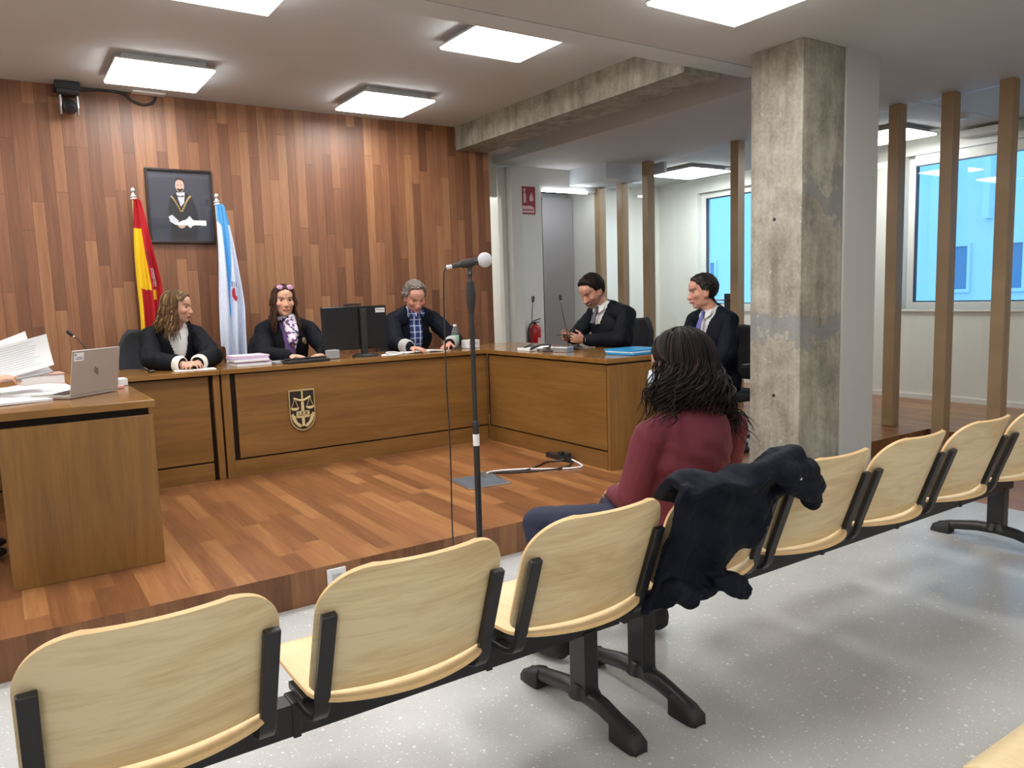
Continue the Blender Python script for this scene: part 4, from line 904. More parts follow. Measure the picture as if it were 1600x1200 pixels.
class Head:
    """c = head centre (between chin and crown), fwd = gaze direction"""
    def __init__(s, c, fwd, scale=1.0, tilt=0, wide=1.0, nose=1.0): s.c = np.array(c, float); s.R = frame_of(fwd, tilt=tilt); s.k = scale; s.w = wide; s.nose = nose
    def P(s, x, y, z): return s.c + s.R @ (V(x*s.w, y, z)*s.k)
    def E(s, mb, c, r, R=None):
        RR = s.R if R is None else s.R @ R; mb.ell(s.P(*c), np.array(r)*s.k*V(s.w if R is None else 1, 1, 1), RR, 20, 0, 14)
    def C(s, mb, a, b, ra, rb): mb.cap(s.P(*a), s.P(*b), ra*s.k, rb*s.k, 12)
    def prims(s, mb, lids=False):
        s.E(mb, (0,-.016,.028), (.074,.096,.087)); s.E(mb, (0,.018,-.02), (.066,.067,.094)); s.E(mb, (0,.02,-.062), (.056,.056,.050))
        s.E(mb, (0,.05,-.094), (.026,.024,.021)); s.E(mb, (0,.045,.045), (.058,.046,.045))
        for q in (-1, 1):
            s.E(mb, (q*.040,.052,-.024), (.024,.026,.026)); s.E(mb, (q*.045,.0,-.07), (.014,.035,.024))
            s.C(mb, (q*.014,.083,.022), (q*.038,.070,.024), .011, .010)
            s.E(mb, (q*.076,-.008,-.006), (.007,.019,.032), rotz(q*.35)@rotx(-.12)); s.E(mb, (q*.074,-.002,-.028), (.008,.011,.012))
            s.E(mb, (q*.010,.094,-.040), (.009,.012,.009))
            s.E(mb, (q*.031,.068,.003) if lids else (q*.031,.0655,.0115), (.0145,.0145,.0125) if lids else (.015,.0125,.0062))
        n_ = s.nose
        s.C(mb, (0,.080,.014), (0,.094*n_,-.032), .008, .011); s.E(mb, (0,.098*n_,-.036), (.0115,.0115,.010))
        s.C(mb, (-.017,.081,-.064), (.017,.081,-.064), .0075, .0075); s.E(mb, (0,.088,-.062), (.015,.009,.0055)); s.E(mb, (0,.087,-.0715), (.014,.009,.0065))
    def loc(s, v): q = ((v-s.c) @ s.R)/s.k; q[:,0] /= s.w; return q
    def sculpt(s, v):
        q = s.loc(v); d = np.zeros_like(v)
        def g(c, sg, amt, dr):
            w = np.exp(-(((q-np.array(c))/np.array(sg))**2).sum(1)/2)[:, None]; return w*amt*(s.R @ np.array(dr, float))
        for e in (-1, 1):
            d += g((e*.031,.082,.004), (.013,.02,.009), .0085, (0,-1,0)); d += g((e*.047,.065,-.055), (.012,.02,.018), .003, (-e,-.3,0))
        d += g((0,.09,-.0665), (.016,.014,.0018), .0028, (0,-1,0)); d += g((0,.085,-.082), (.02,.016,.005), .003, (0,-1,0)); d += g((0,.088,-.052), (.004,.016,.006), .0015, (0,-1,0))
        return v + d*s.k
    def colors(s, v, skin=SKIN, lip=srgb(176,92,84), brow=srgb(60,42,32), beard=None, dark=1.0, shut=False):
        q = s.loc(v); col = np.tile(np.array(skin), (len(v), 1)); inh = (np.abs(q) < .16).all(1)
        def blend(w, c): 
            nonlocal col; w = (np.clip(w, 0, 1)*inh)[:, None]; col = col*(1-w)+np.array(c)*w
        for e in (-1, 1): blend(.35*np.exp(-(((q-np.array((e*.042,.07,-.032)))/.02)**2).sum(1)/2), srgb(204,120,104))
        blend(.3*np.exp(-(((q-np.array((0,.105,-.038)))/.014)**2).sum(1)/2), srgb(200,118,100))
        if beard is not None:
            wb = 1/(1+np.exp(-(-.045-q[:,2]+.25*np.maximum(0, .04-q[:,1]))/.006))*(q[:,1] > -.005)*(q[:,2] > -.13)
            blend(wb*beard[1], beard[0]); blend(np.exp(-((q[:,2]+.053)/.006)**2)*np.exp(-(q[:,0]/.026)**2)*(q[:,1] > .07), beard[0])
        lm = np.exp(-((q[:,2]+.0665)/.0085)**4)*np.exp(-(q[:,0]/.023)**6)*(q[:,1] > .072); blend(lm*.85, lip)
        blend(np.exp(-((q[:,2]+.0665)/.0016)**2)*np.exp(-(q[:,0]/.024)**6)*(q[:,1] > .07)*.7, srgb(90,40,36))
        for e in (-1, 1):
            bx = (e*q[:,0]-.033)/.019; bz = q[:,2]-(.0255-.004*bx*bx+.002*bx)
            blend(np.exp(-bx**6)*np.exp(-(bz/.0045)**2)*(q[:,1] > .045)*.9, brow)
            blend(np.exp(-((e*q[:,0]-.031)/.016)**4)*np.exp(-((q[:,2]-.010)/.0028)**2)*(q[:,1] > .06)*.6, srgb(96,60,50))
            if shut: blend(np.exp(-((e*q[:,0]-.031)/.015)**4)*np.exp(-((q[:,2]+.004)/.0026)**2)*(q[:,1] > .06)*.95, srgb(50,28,24))
            blend(np.exp(-(((q-np.array((e*.008,.098,-.048)))/.0045)**2).sum(1)/2)*.8, srgb(80,36,30))
        return col
    def eyes(s, parent, gaze=(0,1,0), iris=srgb(60,40,26)):
        for e in (-1, 1):
            mb = MB(); c = s.P(e*.031,.0625,.002); mb.ell(c, .0120*s.k, s.R, 16, 0, 12)
            g_ = s.R @ nrm(V(*gaze)); mb.cyl(c+g_*.0095*s.k, c+g_*.0123*s.k, .0070*s.k, 14, 1, .0058*s.k); mb.build('eye', ['eyewhite', 'iris'], parent, smooth='all')
M['eyewhite'] = plain('eye_white', srgb(150,140,136), .35); M['iris'] = plain('dark_iris', srgb(44,28,20), .15)
M['skin'] = attrmat('skin', .5, .35, bump=.06, bs=420, sss=.0); M['hair'] = attrmat('hair', .55, .18, bump=.25, bs=900)
def hand(mb, w, d, n, side, curl=.5, spread=.06, s=1.0, curls=None):
    """w wrist, d pointing direction, n palm normal (palm side), side: vector towards the thumb"""
    w = np.array(w, float); d = nrm(d); n = nrm(np.array(n, float)-d*(np.array(n, float)@d)); t = np.cross(d, n); t = t if t @ np.array(side, float) > 0 else -t
    R = np.stack([t, d, n], 1)
    mb.ell(w+d*.052*s, (.041*s,.054*s,.0155*s), R, 16, 0, 10); mb.ell(w+d*.035*s+t*.022*s+n*.006*s, (.018*s,.032*s,.014*s), R, 12, 0, 8); mb.ell(w+d*.076*s, (.041*s,.022*s,.0135*s), R, 14, 0, 10)
    for i, (off, L) in enumerate(((.031,.068), (.0105,.078), (-.0105,.072), (-.031,.056))):
        c_ = curls[i] if curls else curl*(1+.12*i); p = w+d*(.088-abs(off)*.18)*s+t*off*s; a = spread*off/.02; dd = nrm(d+t*a); ang = c_*.5; r = .0088*s
        for k, fr in enumerate((.46,.30,.24)):
            dr = dd*math.cos(ang)+n*math.sin(ang); q = p+dr*L*fr*s; mb.cap(p, q, r, r*.9, 8); p = q; r *= .9; ang += c_*(.95 if k == 0 else .7)
    p = w+d*.022*s+t*.026*s+n*.004*s; dr = nrm(d*.72+t*.62+n*.28*(.4+curl))
    q = p+dr*.040*s; mb.cap(p, q, .0125*s, .0105*s, 8); dr2 = nrm(dr+d*.5*curl+n*.35*curl-t*.25*curl); mb.cap(q, q+dr2*.032*s, .0103*s, .0085*s, 8)
def finish_body(t, mb, H, vox=.0052, **ck):
    v, n, f = remesh(mb, vox, 3, .45); v = H.sculpt(v); col = H.colors(v, **ck)
    o = meshobj('body', v, f, 'skin', t, col); return v, normals(v, f), f, o
def cap_hair(t, H, v, n, f, mask, thick, color, seed=1, name='hair', extra=None, grain=(30,30,12), amp=.15, col2=None):
    """hair as a closed-edged shell grown from the scalp, plus optional locks"""
    q = H.loc(v); inh = (np.abs(q) < .2).all(1); m = np.where(inh, np.clip(mask(q), 0, 1), 0)
    vv, ff, used = sub(v, f, m > .01); mm = m[used]; nn = n[used]; qq = q[used]
    ridg = vnoise(qq, np.array(grain)*6, seed); w = vv+nn*((thick(qq)*mm)*(1+amp*ridg))[:, None]*H.k
    col = np.tile(np.array(color), (len(w), 1))*(1+.28*ridg)[:, None]
    if col2 is not None: k = np.clip(vnoise(qq, np.array(grain)*8, seed+3)-.25, 0, 1)[:, None]; col = col*(1-k)+np.array(col2)*k
    mb = MB(); mb.add(w, ff); cols = [np.clip(col, 0, 1)]
    if extra is not None:
        ex_v, ex_f, ex_c = extra; mb.add(ex_v, ex_f); cols.append(ex_c)
    return mb.build(name, 'hair', t, smooth='all', col=np.vstack(cols))
def locks(paths, radii, cols, flat=.6, n=5):
    mb = MB(); C_ = []
    for p, r, c in zip(paths, radii, cols):
        k = len(p); rr = r*np.clip(np.minimum(1, np.linspace(.6, 3.5, k)), 0, 1)*np.clip(np.linspace(3.0, .18, k), 0, 1); mb.tube(p, rr, n, 0, flat); C_.append(np.tile(c, (k*n, 1)))
    return np.vstack(mb.v), mb.f, np.vstack(C_)
def split_v(v, n, f, Rt, c, vmask, inset=.005):
    """robe (opening cut out) and the shirt layer that shows in the opening"""
    q = (v-c) @ Rt; nq = n @ Rt; lim = q[:,1] < .22
    op = (nq[:,1] > .15) & vmask(q, 0) & lim; wide = (nq[:,1] > .0) & vmask(q, .014) & lim
    return ~op, wide
M['robe'] = plain('black_gown', (.006,.007,.010), .7, nz=.15, ns=8, bump=.15, spec=.12); M['navyrobe'] = plain('blue_black_gown', (.005,.007,.013), .7, nz=.15, ns=8, bump=.15, spec=.12)
def folds(v, n, a, fr, seed): return v + n*(a*vnoise(v, fr, seed))[:, None]
def arms(mb, S_, E_, W_, r): mb.cap(S_, E_, r[0], r[1], 14); mb.cap(E_, W_, r[1]*.95, r[2], 14)
M['suit'] = plain('dark_trousers', (.010,.011,.016), .75, nz=.15, ns=20, bump=.15, spec=.15)
def legs_and_shoes(t, P, J, fwd):
    g = MB()
    for a in ('L','R'): g.cap(P+(J['K'+a]-P)*.12, J['K'+a], .084, .066, 12); g.cap(J['K'+a], J['A'+a]-V(0,0,.01), .064, .046, 12)
    v_, n_, f_ = remesh(g, .009, 3); meshobj('trousers', folds(v_, n_, .003, (40,40,25), 2), f_, 'suit', t)
    R = frame_of((fwd[0], fwd[1], 0)); d = V(fwd[0], fwd[1], 0)
    for a in ('L','R'):
        g = MB(); A_ = V(J['A'+a][0], J['A'+a][1], ST); g.ell(A_+d*.06+V(0,0,.036), (.040,.125,.036), R); g.cap(A_+V(0,0,.04), A_+V(0,0,.085), .040, .044, 12)
        v_, n_, f_ = remesh(g, .007, 3); v_[:,2] = np.maximum(v_[:,2], ST+.003); meshobj('shoe', v_, f_, 'rubber', t)
def build_person(name, label, base, fwd, J, H, skin={}, gown='robe', vfun=None, shirt='cardwhite', robe_r=1.0, sleeves=True, seed=1, cuff=None, vox=.0052, hunch=0, lower=True):
    rz = math.atan2(-fwd[0], fwd[1]); t = thing(name, label, 'person', base, rz)
    Rt = frame_of((fwd[0], fwd[1], 0)); P, Ck, N = J['pelvis'], J['chest'], J['neck']
    Rc = frame_of(np.cross(nrm(N-P), np.cross((0,0,1), -V(fwd[0],fwd[1],0))) if False else (fwd[0], fwd[1], -.0), (0,0,1))
    axis = nrm(N-P); xx = nrm(np.cross(V(fwd[0], fwd[1], 0), (0,0,1))); Rb = np.stack([xx, np.cross(axis, xx), axis], 1)
    b = MB(); H.prims(b, skin.get('shut', False)); b.cap(N-axis*.02, H.P(0,-.022,-.05), .056, .050, 16); b.cap(N-axis*.03, H.P(0,.0,-.075), .045, .045, 14)
    b.ell(Ck, (.145,.095,.17), Rb, 20, 0, 12); b.ell((P+Ck)/2, (.125,.09,.17), Rb, 18, 0, 12); b.ell(P, (.15,.105,.12), Rb, 18, 0, 10)
    for a in ('L','R'):
        b.cap(N-axis*.05, J['S'+a], .045, .045, 12); arms(b, J['S'+a], J['E'+a], J['W'+a], (.043,.037,.026))
        hd = J['H'+a]; hand(b, J['W'+a], *hd[:3], **hd[3])
        b.cap(P+(J['K'+a]-P)*.12, J['K'+a], .075, .052, 12); b.cap(J['K'+a], J['A'+a], .05, .034, 12)
    v, n, f, bo = finish_body(t, b, H, vox, **skin)
    g = MB(); k = robe_r
    g.ell(Ck, (.178*k,.128*k,.205), Rb, 20, 0, 12); g.ell((P+Ck)/2, (.165*k,.13*k,.22), Rb, 20, 0, 12); g.ell(P, (.19,.14,.15), Rb, 18, 0, 10)
    g.cap(N-axis*.055, N-axis*.02, .075, .066, 14)
    for a in ('L','R'):
        sgn = 1 if a == 'R' else -1
        g.cap(N-axis*.055, J['S'+a]+axis*.005, .062, .068*k, 14); Wc = J['W'+a]+(J['E'+a]-J['W'+a])*(.22 if cuff else .10)
        g.cap(N+axis*(.0+hunch)-V(fwd[0],fwd[1],0)*.02, J['S'+a]+axis*.012, .055, .062*k, 14)
        g.cap(J['S'+a], J['E'+a], .070*k, .068*k, 14); g.cap(J['E'+a], Wc, .066*k, .050*(1.25 if cuff else .95), 14)
        if lower: g.cap(P+(J['K'+a]-P)*.1, J['K'+a], .10, .075, 12)
    v2, n2, f2 = remesh(g, .0065, 5, .5); v2 = folds(v2, n2, .0045, (38,38,9), seed); v2 = folds(v2, normals(v2, f2), .0022, (70,70,25), seed+5)
    if vfun is not None:
        keep, wide = split_v(v2, n2, f2, Rb, N, vfun)
        rv, rf, _ = sub(v2, f2, keep); sv, sf, us = sub(v2-n2*.006, f2, wide)
        ro = meshobj('gown' if 'gown' in M[gown].name else 'coat', rv, rf, gown, t); so = meshobj('shirt', sv, sf, shirt, t)
    else: meshobj('gown', v2, f2, gown, t)
    legs_and_shoes(t, P, J, fwd)
    if cuff:
        for a in ('L','R'):
            d = nrm(J['W'+a]-J['E'+a]); c0 = J['W'+a]-d*.062; x = nrm(np.cross(d, (0,0,1))); R = np.stack([x, np.cross(d, x), d], 1)
            q = MB(); q.lathe([(.046,-.01),(.056,.0),(.058,.05),(.050,.066),(.044,.066),(.046,.0)], c0, R, 28); q.build('cuff', cuff, t, smooth=True)
    return t, (v, n, f), Rb, bo
def strands(H, v, n, mask, N, L, thick, r, cols, seed=1, sweep=(0,-1,-.3), lift=.25, wob=.35):
    rs = np.random.RandomState(seed); q = H.loc(v); inh = (np.abs(q) < .16).all(1); m = np.where(inh, mask(q), 0); idx = np.where((m > .5) & (q[:,2] > -.045))[0]
    P, R_, C = [], [], []
    for i in rs.choice(idx, N):
        nn_ = n[i]; d = H.R @ np.array(sweep, float); d = d+rs.randn(3)*wob*.5; d = nrm(d-nn_*(d@nn_)); l = L*rs.uniform(.6,1.2)*H.k; p = v[i]+nn_*thick*.55*m[i]; c_ = H.P(0,-.014,.02); r0 = np.linalg.norm(p-c_); pts = []
        for u in np.linspace(0, 1, 7):
            x = p+d*l*u; e = x-c_; x = c_+e/np.linalg.norm(e)*(r0+(lift*l*math.sin(u*2.2)*.5)); pts.append(x)
        P.append(np.array(pts)); R_.append(r*rs.uniform(.6,1.3)); C.append(np.array(cols[rs.randint(len(cols))])*rs.uniform(.75,1.2))
    return locks(P, R_, C, .6, 4)
def short_mask(front=.055, side=-.02, nape=-.075, hair_z=.045, recede=0):
    def m(q):
        x, y, z = q[:,0], q[:,1], q[:,2]; ax_ = np.abs(x)
        ylim = np.where(z > hair_z, front + (z-hair_z)*.55 - recede*np.exp(-((ax_-.045)/.02)**2), .014 + .55*np.clip(z,0,1))
        zl = np.where(y > -.012, side+.02*(ax_ < .05), side+(y+.012)*(side-nape)/.070)
        ear = (np.abs(y+.004) < .015) & (z < .012) & (z > -.045)
        zt = np.where(y > .02, hair_z, zl)
        w = np.clip((ylim-y)/.012, 0, 1)*np.clip((z-np.where(y > .005, np.where(y > .034, hair_z-.012, side+.016), zl))/.010, 0, 1)
        return np.where(ear, 0, w)
    return m
lawn = None
desk = ZT
# --- woman with highlighted hair, left
def mk(x, y, fw_, **k): return k
sk1 = dict(skin=srgb(204,158,134), lip=srgb(168,84,76), brow=srgb(86,60,44))
F1 = V(.05,-1,0); cx = 1.09
J = dict(pelvis=V(cx,6.13,.66), chest=V(cx,6.08,.99), neck=V(cx+.01,6.06,1.20), SL=V(cx+.165,6.06,1.125), SR=V(cx-.165,6.07,1.13), EL=V(cx+.20,5.80,.985), ER=V(cx-.21,5.80,.985), WL=V(cx+.055,5.60,.955), WR=V(cx-.045,5.60,.955),
  KL=V(cx+.10,5.72,.60), KR=V(cx-.10,5.72,.60), AL=V(cx+.10,5.72,.24), AR=V(cx-.10,5.72,.24),
  HL=(V(-.8,-.55,.05), V(-.3,.1,-1), V(0,0,1), dict(curl=.75, s=.92)), HR=(V(.85,-.45,.08), V(.3,.1,-1), V(0,0,1), dict(curl=.6, s=.92)))
H = Head((cx+.03,6.00,1.342), (.88,-.52,-.05), .98, tilt=.04)
M['blouse'] = plain('white_blouse', srgb(206,206,204), .6); M['lace'] = plain('white_lace_cuff', srgb(214,208,198), .8, nz=.22, ns=140, bump=.4)
vf = lambda q, m: (np.abs(q[:,0]+.0) < .012+m+np.clip((q[:,2]+.25)*.30, 0, .06)) & (q[:,2] > -.25-m)
t, (v, n, f), Rb, _ = build_person('person', 'woman with streaked brown hair in black gown, hands clasped, looking right', (cx,6.13,ST), F1, J, H, sk1, 'robe', vf, 'blouse', 1.0, seed=2, cuff='lace')
H.eyes(t, (.1,1,0))
def female_mask(q):
    x, y, z = q[:,0], q[:,1], q[:,2]; ylim = np.where(z > .045, .058+(z-.045)*.5, .028-np.clip(-z,0,.1)*.1); return np.clip((ylim-y)/.008, 0, 1)*np.clip((z+.10)/.01, 0, 1)
def fall_locks(H, bvh, N, seed, zlen, wave, r, c_a, c_b, spread=.04, face=.95, part=.0, out=.02, nseg=22, a0=None, zfun=None, lift=.012, hlt=None, fmax=2.15, ph00=.12, side=False):
    rs = np.random.RandomState(seed); paths, rad, cols = [], [], []
    for i in range(N):
        az = rs.uniform(-fmax, fmax)  # 0 = back of head, +-pi = face
        ph0 = rs.uniform(ph00, 1.15); pts = []
        lf = 1+lift*4*rs.uniform(.2,1)
        for s_ in np.linspace(0, 1, 9):   # over the skull from the crown to ear level
            th = ph0+(1.62-ph0)*s_; k = 1.0; fm_ = 1.75
            a = az if abs(az) < fm_ or not side else math.copysign(abs(az)+(fm_-abs(az))*s_**1.5, az)
            p = V(math.sin(th)*math.sin(a)*.082, -.016-math.sin(th)*math.cos(a)*.104, .028+math.cos(th)*.094)*lf
            pts.append(H.P(*p))
        L = rs.uniform(.72, 1.0); zend = (zfun(az) if zfun else zlen)+ (1-L)*.22; p = pts[-1].copy(); o = H.R @ V(math.sin(a), -math.cos(a), 0); o[2] = 0; o = nrm(o); sd = np.cross(o, (0,0,1)); ph = rs.uniform(0, 6.3); fr = rs.uniform(.75, 1.25)
        z0 = p[2]; A = wave*rs.uniform(.5, 1.3); base = p.copy()
        for j in range(1, nseg):
            u = j/(nseg-1); q = base + o*(out*u+spread*u*u*.5) + V(0,0,(zend-z0)*u); w = min(1, u*2)
            q = q + sd*A*w*math.sin(ph+u*fr*11) + o*A*w*.8*math.cos(ph+u*fr*11)
            if bvh is not None:
                hit = bvh.find_nearest(Vector(q))
                if hit[0] is not None:
                    d_ = np.array(q)-np.array(hit[0]); nn = np.array(hit[1]); sdist = d_ @ nn; lim = .006+.016*rs.rand()
                    if hit[3] < .12 and sdist < lim: q = np.array(hit[0])+nn*lim
            pts.append(q)
        c = np.array(c_a)*(1-.0)+(np.array(c_b)-np.array(c_a))*rs.rand()
        if hlt is not None and rs.rand() < hlt[1]: c = np.array(hlt[0])*rs.uniform(.7, 1.1)
        paths.append(np.array(pts)); rad.append(r*rs.uniform(.6, 1.3)); cols.append(c)
    return paths, rad, cols
def bvh_of(t, names=('gown','coat','sweater','body')):
    vs, fs, o = [], [], 0
    for ch in t.children:
        if ch.name.split('.')[0] in names:
            W_ = np.array(wmat(t)); q = np.empty(len(ch.data.vertices)*3); ch.data.vertices.foreach_get('co', q); q = q.reshape(-1,3) @ W_[:3,:3].T + W_[:3,3]
            vs.append(q); fs += [tuple(i+o for i in p.vertices) for p in ch.data.polygons]; o += len(q)
    return BVHTree.FromPolygons(np.vstack(vs).tolist(), fs)
bv = bvh_of(t)
P_, R_, C_ = fall_locks(H, bv, 420, 11, 1.10, .009, .0042, srgb(62,42,28), srgb(104,76,48), .05, out=.025, hlt=(srgb(176,146,98), .16), fmax=1.95, lift=.02, zfun=lambda a: 1.15 if abs(a) < 1.2 else 1.09)
cap_hair(t, H, v, n, f, female_mask, lambda q: .013+0*q[:,0], srgb(80,58,38), 3, extra=locks(P_, R_, C_), grain=(26,26,8), col2=srgb(168,138,90))
mb = MB(); mb.tube([J['WR']+V(.03,-.03,.02), J['WR']+V(.10,-.05,.06), J['WR']+V(.17,-.03,.07)], .006, 8); mb.build('pen', 'black', t) if False else None
# --- woman with scarf, centre
cx = 1.925; F2 = V(-.05,-1,0)
J = dict(pelvis=V(cx,6.15,.66), chest=V(cx,6.11,.99), neck=V(cx,6.10,1.225), SL=V(cx+.175,6.10,1.13), SR=V(cx-.175,6.10,1.13), EL=V(cx+.24,5.88,.97), ER=V(cx-.25,5.88,.97), WL=V(cx+.13,5.68,.948), WR=V(cx-.12,5.66,.955),
  KL=V(cx+.10,5.74,.60), KR=V(cx-.10,5.74,.60), AL=V(cx+.10,5.74,.24), AR=V(cx-.10,5.74,.24),
  HL=(V(-.7,-.6,-.02), V(0,0,-1), V(-.3,-1,0), dict(curl=.25, s=.9)), HR=(V(.6,-.7,-.02), V(0,0,-1), V(.3,-1,0), dict(curl=.3, s=.9)))
H = Head((1.902,6.035,1.362), (-.10,-1,.03), 1.05, tilt=-.03)
def scarf():
    g = G('patterned_scarf'); co = g.co(); vv_ = g.n('ShaderNodeTexVoronoi', feature='F1'); g.l(co, vv_.inputs['Vector']); vv_.inputs['Scale'].default_value = 55
    return g.fin(g.ramp(g.sep(vv_.outputs['Color'])[0], [(0, srgb(216,210,226)), (.45, srgb(40,34,84)), (.62, srgb(222,214,228)), (.8, srgb(110,70,110))], 'CONSTANT'), .6)
M['scarf'] = scarf(); M['purple'] = plain('purple_top', srgb(122,92,158), .7)
vf = lambda q, m: (np.abs(q[:,0]) < .030+m+np.clip((q[:,2]+.30)*.10, 0, .04)) & (q[:,2] > -.34-m)
sk2 = dict(skin=srgb(214,166,138), lip=srgb(186,86,80), brow=srgb(64,42,32))
t, (v, n, f), Rb, _ = build_person('person', 'woman facing camera in black gown with patterned scarf, glasses on her hair', (cx,6.15,ST), F2, J, H, sk2, 'robe', vf, 'purple', 1.0, seed=4)
H.eyes(t, (.05,1,.05))
mb = MB(); Nk = J['neck']
mb.tube([Nk+V(.062*math.cos(a), -.012+.066*math.sin(a), .012+.02*math.sin(a)) for a in np.linspace(0, 2*PI, 26)], .022, 12)
mb.cap(Nk+V(-.02,-.085,.01), Nk+V(.005,-.155,-.17), .034, .040, 14); mb.cap(Nk+V(.03,-.085,.01), Nk+V(.02,-.15,-.12), .030, .034, 14); mb.cap(Nk+V(.005,-.155,-.16), Nk+V(.012,-.165,-.23), .036, .010, 12)
sv, sn, sf = remesh(mb, .005, 3); sv = folds(sv, sn, .004, (60,60,20), 8); meshobj('scarf', sv, sf, 'scarf', t)
def badge(t, c, nv, r=.026):
    x = nrm(np.cross(nv, (0,0,1))); R = np.stack([x, np.cross(nv, x), nrm(nv)], 1); mb = MB(); mb.lathe([(0,0),(r,0),(r,.004),(r*.8,.006),(r*.78,.004),(0,.004)], c, R, 24)
    for a in np.linspace(0, 2*PI, 8, endpoint=False): mb.ell(np.array(c)+R@V(r*.55*math.cos(a), r*.55*math.sin(a), .005), .004, n=6, k=4)
    mb.ell(np.array(c)+R@V(0,0,.005), .007, n=8, k=6); mb.build('badge', 'badge', t, smooth=True)
M['badge'] = plain('embroidered_badge', srgb(150,134,104), .6, nz=.3, ns=150)
def on_surf(bv, p, d):
    h = bv.ray_cast(Vector(p), Vector(d)); return (np.array(h[0]), np.array(h[1])) if h[0] is not None else (np.array(p), -np.array(d))
bv = bvh_of(t); c_, nn_ = on_surf(bv, (cx+.115,5.6,1.045), (0,1,0)); badge(t, c_+nn_*.001, nn_)
P_, R_, C_ = fall_locks(H, bv, 300, 21, 1.10, .006, .0045, srgb(42,26,20), srgb(84,54,36), .03, out=.012, fmax=2.3, hlt=(srgb(136,104,66), .12), lift=.015, zfun=lambda a: 1.10)
cap_hair(t, H, v, n, f, female_mask, lambda q: .014+0*q[:,0], srgb(58,36,28), 6, extra=locks(P_, R_, C_), grain=(26,26,8))
gl = MB(); M['tintlens'] = plain('tinted_lens', srgb(176,130,160), .15)
for e in (-1, 1):
    c_ = H.P(e*.036,.062,.098); Rg = H.R @ rotx(.75); gl.lathe([(.0,0),(.026,0),(.026,.004),(0,.004)], c_, np.stack([Rg[:,0], Rg[:,2], Rg[:,1]], 1), 20, 1); gl.tube([c_+Rg@V(.027*math.cos(a),0,.024*math.sin(a)) for a in np.linspace(0,2*PI,20)], .003, 6)
    gl.tube([H.P(e*.062,.058,.095), H.P(e*.085,.0,.06), H.P(e*.082,-.05,.03)], .003, 6)
gl.tube([H.P(-.010,.072,.098), H.P(.010,.072,.098)], .003, 6)
tag(gl.build('eyeglasses', ['black','tintlens'], smooth='all'), 'tinted glasses pushed up on the hair of the scarf woman', 'glasses')
# --- grey-haired man
cx = 3.02; F3 = V(-.12,-1,0)
J = dict(pelvis=V(cx,6.17,.68), chest=V(cx,6.10,1.01), neck=V(cx+.0,6.02,1.24), SL=V(cx+.20,6.05,1.155), SR=V(cx-.195,6.05,1.16), EL=V(cx+.30,5.86,.985), ER=V(cx-.27,5.86,.985), WL=V(cx+.135,5.66,.962), WR=V(cx-.235,5.64,.958),
  KL=V(cx+.11,5.72,.62), KR=V(cx-.11,5.72,.62), AL=V(cx+.11,5.72,.25), AR=V(cx-.11,5.72,.25),
  HL=(V(-.75,-.62,-.12), V(0,-.2,-1), V(-.4,-1,0), dict(curl=.35, spread=.1)), HR=(V(.55,-.75,-.12), V(0,0,-1), V(.4,-1,0), dict(curl=.3, spread=.1)))
H = Head((3.0,5.95,1.362), (-.12,-1,-.50), 1.10, tilt=.05)
def plaid():
    g = G('plaid_shirt'); s_ = g.sep(g.co()); 
    def band(c, sc, th): return g.math('LESS_THAN', g.math('ABSOLUTE', g.math('SUBTRACT', g.math('FRACT', g.math('MULTIPLY', c, sc)), .5)), th)
    col = g.mix(band(s_[0], 20, .22), srgb(60,92,150), srgb(34,48,100)); col = g.mix(g.math('MULTIPLY', band(s_[2], 19, .2), .6), col, srgb(30,50,110))
    col = g.mix(g.math('MULTIPLY', band(s_[0], 20, .05), .0), col, (1,1,1)); w1 = band(g.math('ADD', s_[0], .024), 20, .08); w2 = band(g.math('ADD', s_[2], .02), 19, .08)
    col = g.mix(g.math('MULTIPLY', w1, .75), col, srgb(206,214,232)); col = g.mix(g.math('MULTIPLY', w2, .65), col, srgb(196,206,230)); return g.fin(col, .8)
M['plaid'] = plaid()
vf = lambda q, m: (np.abs(q[:,0]-.004) < .052+m+.02*(q[:,2] > -.03)) & (q[:,2] > -.5)
sk3 = dict(skin=srgb(204,150,128), lip=srgb(160,96,88), brow=srgb(120,104,96), shut=True)
t, (v, n, f), Rb, _ = build_person('person', 'grey-haired man in dark gown and blue plaid shirt looking down at papers', (cx,6.17,ST), F3, J, H, sk3, 'navyrobe', vf, 'plaid', 1.05, seed=6, cuff=None, hunch=.03)
M['greycuff'] = plain('grey_cuff', srgb(176,174,172), .8, nz=.1, ns=60)
for a in ('L','R'):
    d = nrm(J['W'+a]-J['E'+a]); c0 = J['W'+a]-d*.085; x = nrm(np.cross(d, (0,0,1))); R = np.stack([x, np.cross(d, x), d], 1)
    q = MB(); q.lathe([(.05,-.03),(.060,.0),(.058,.05),(.050,.075),(.044,.075),(.046,.0)], c0, R, 28); q.build('cuff', 'greycuff', t, smooth=True)
q = MB()
for e in (-1, 1): q.poly([J['neck']+V(e*.012,-.088,.0), J['neck']+V(e*.05,-.066,.03), J['neck']+V(e*.058,-.085,-.015), J['neck']+V(e*.034,-.112,-.045)], .005, (0,-1,.3))
q.build('collar', 'plaid', t, bevel=.002)
bv = bvh_of(t); c_, nn_ = on_surf(bv, (cx+.135,5.5,1.075), (0,1,0)); badge(t, c_+nn_*.001, nn_, .03)
mk_ = short_mask(front=.046, hair_z=.060, recede=.020, nape=-.07, side=-.035)
cap_hair(t, H, v, n, f, mk_, lambda q: .011+.006*np.clip(q[:,2]/.1,0,1), srgb(104,94,88), 9, col2=srgb(168,160,150), extra=strands(H, v, n, mk_, 620, .042, .016, .0022, [srgb(96,86,80), srgb(150,142,134), srgb(186,178,166), srgb(120,110,100)], 3, (.25,-.75,-.2), .45, .6))
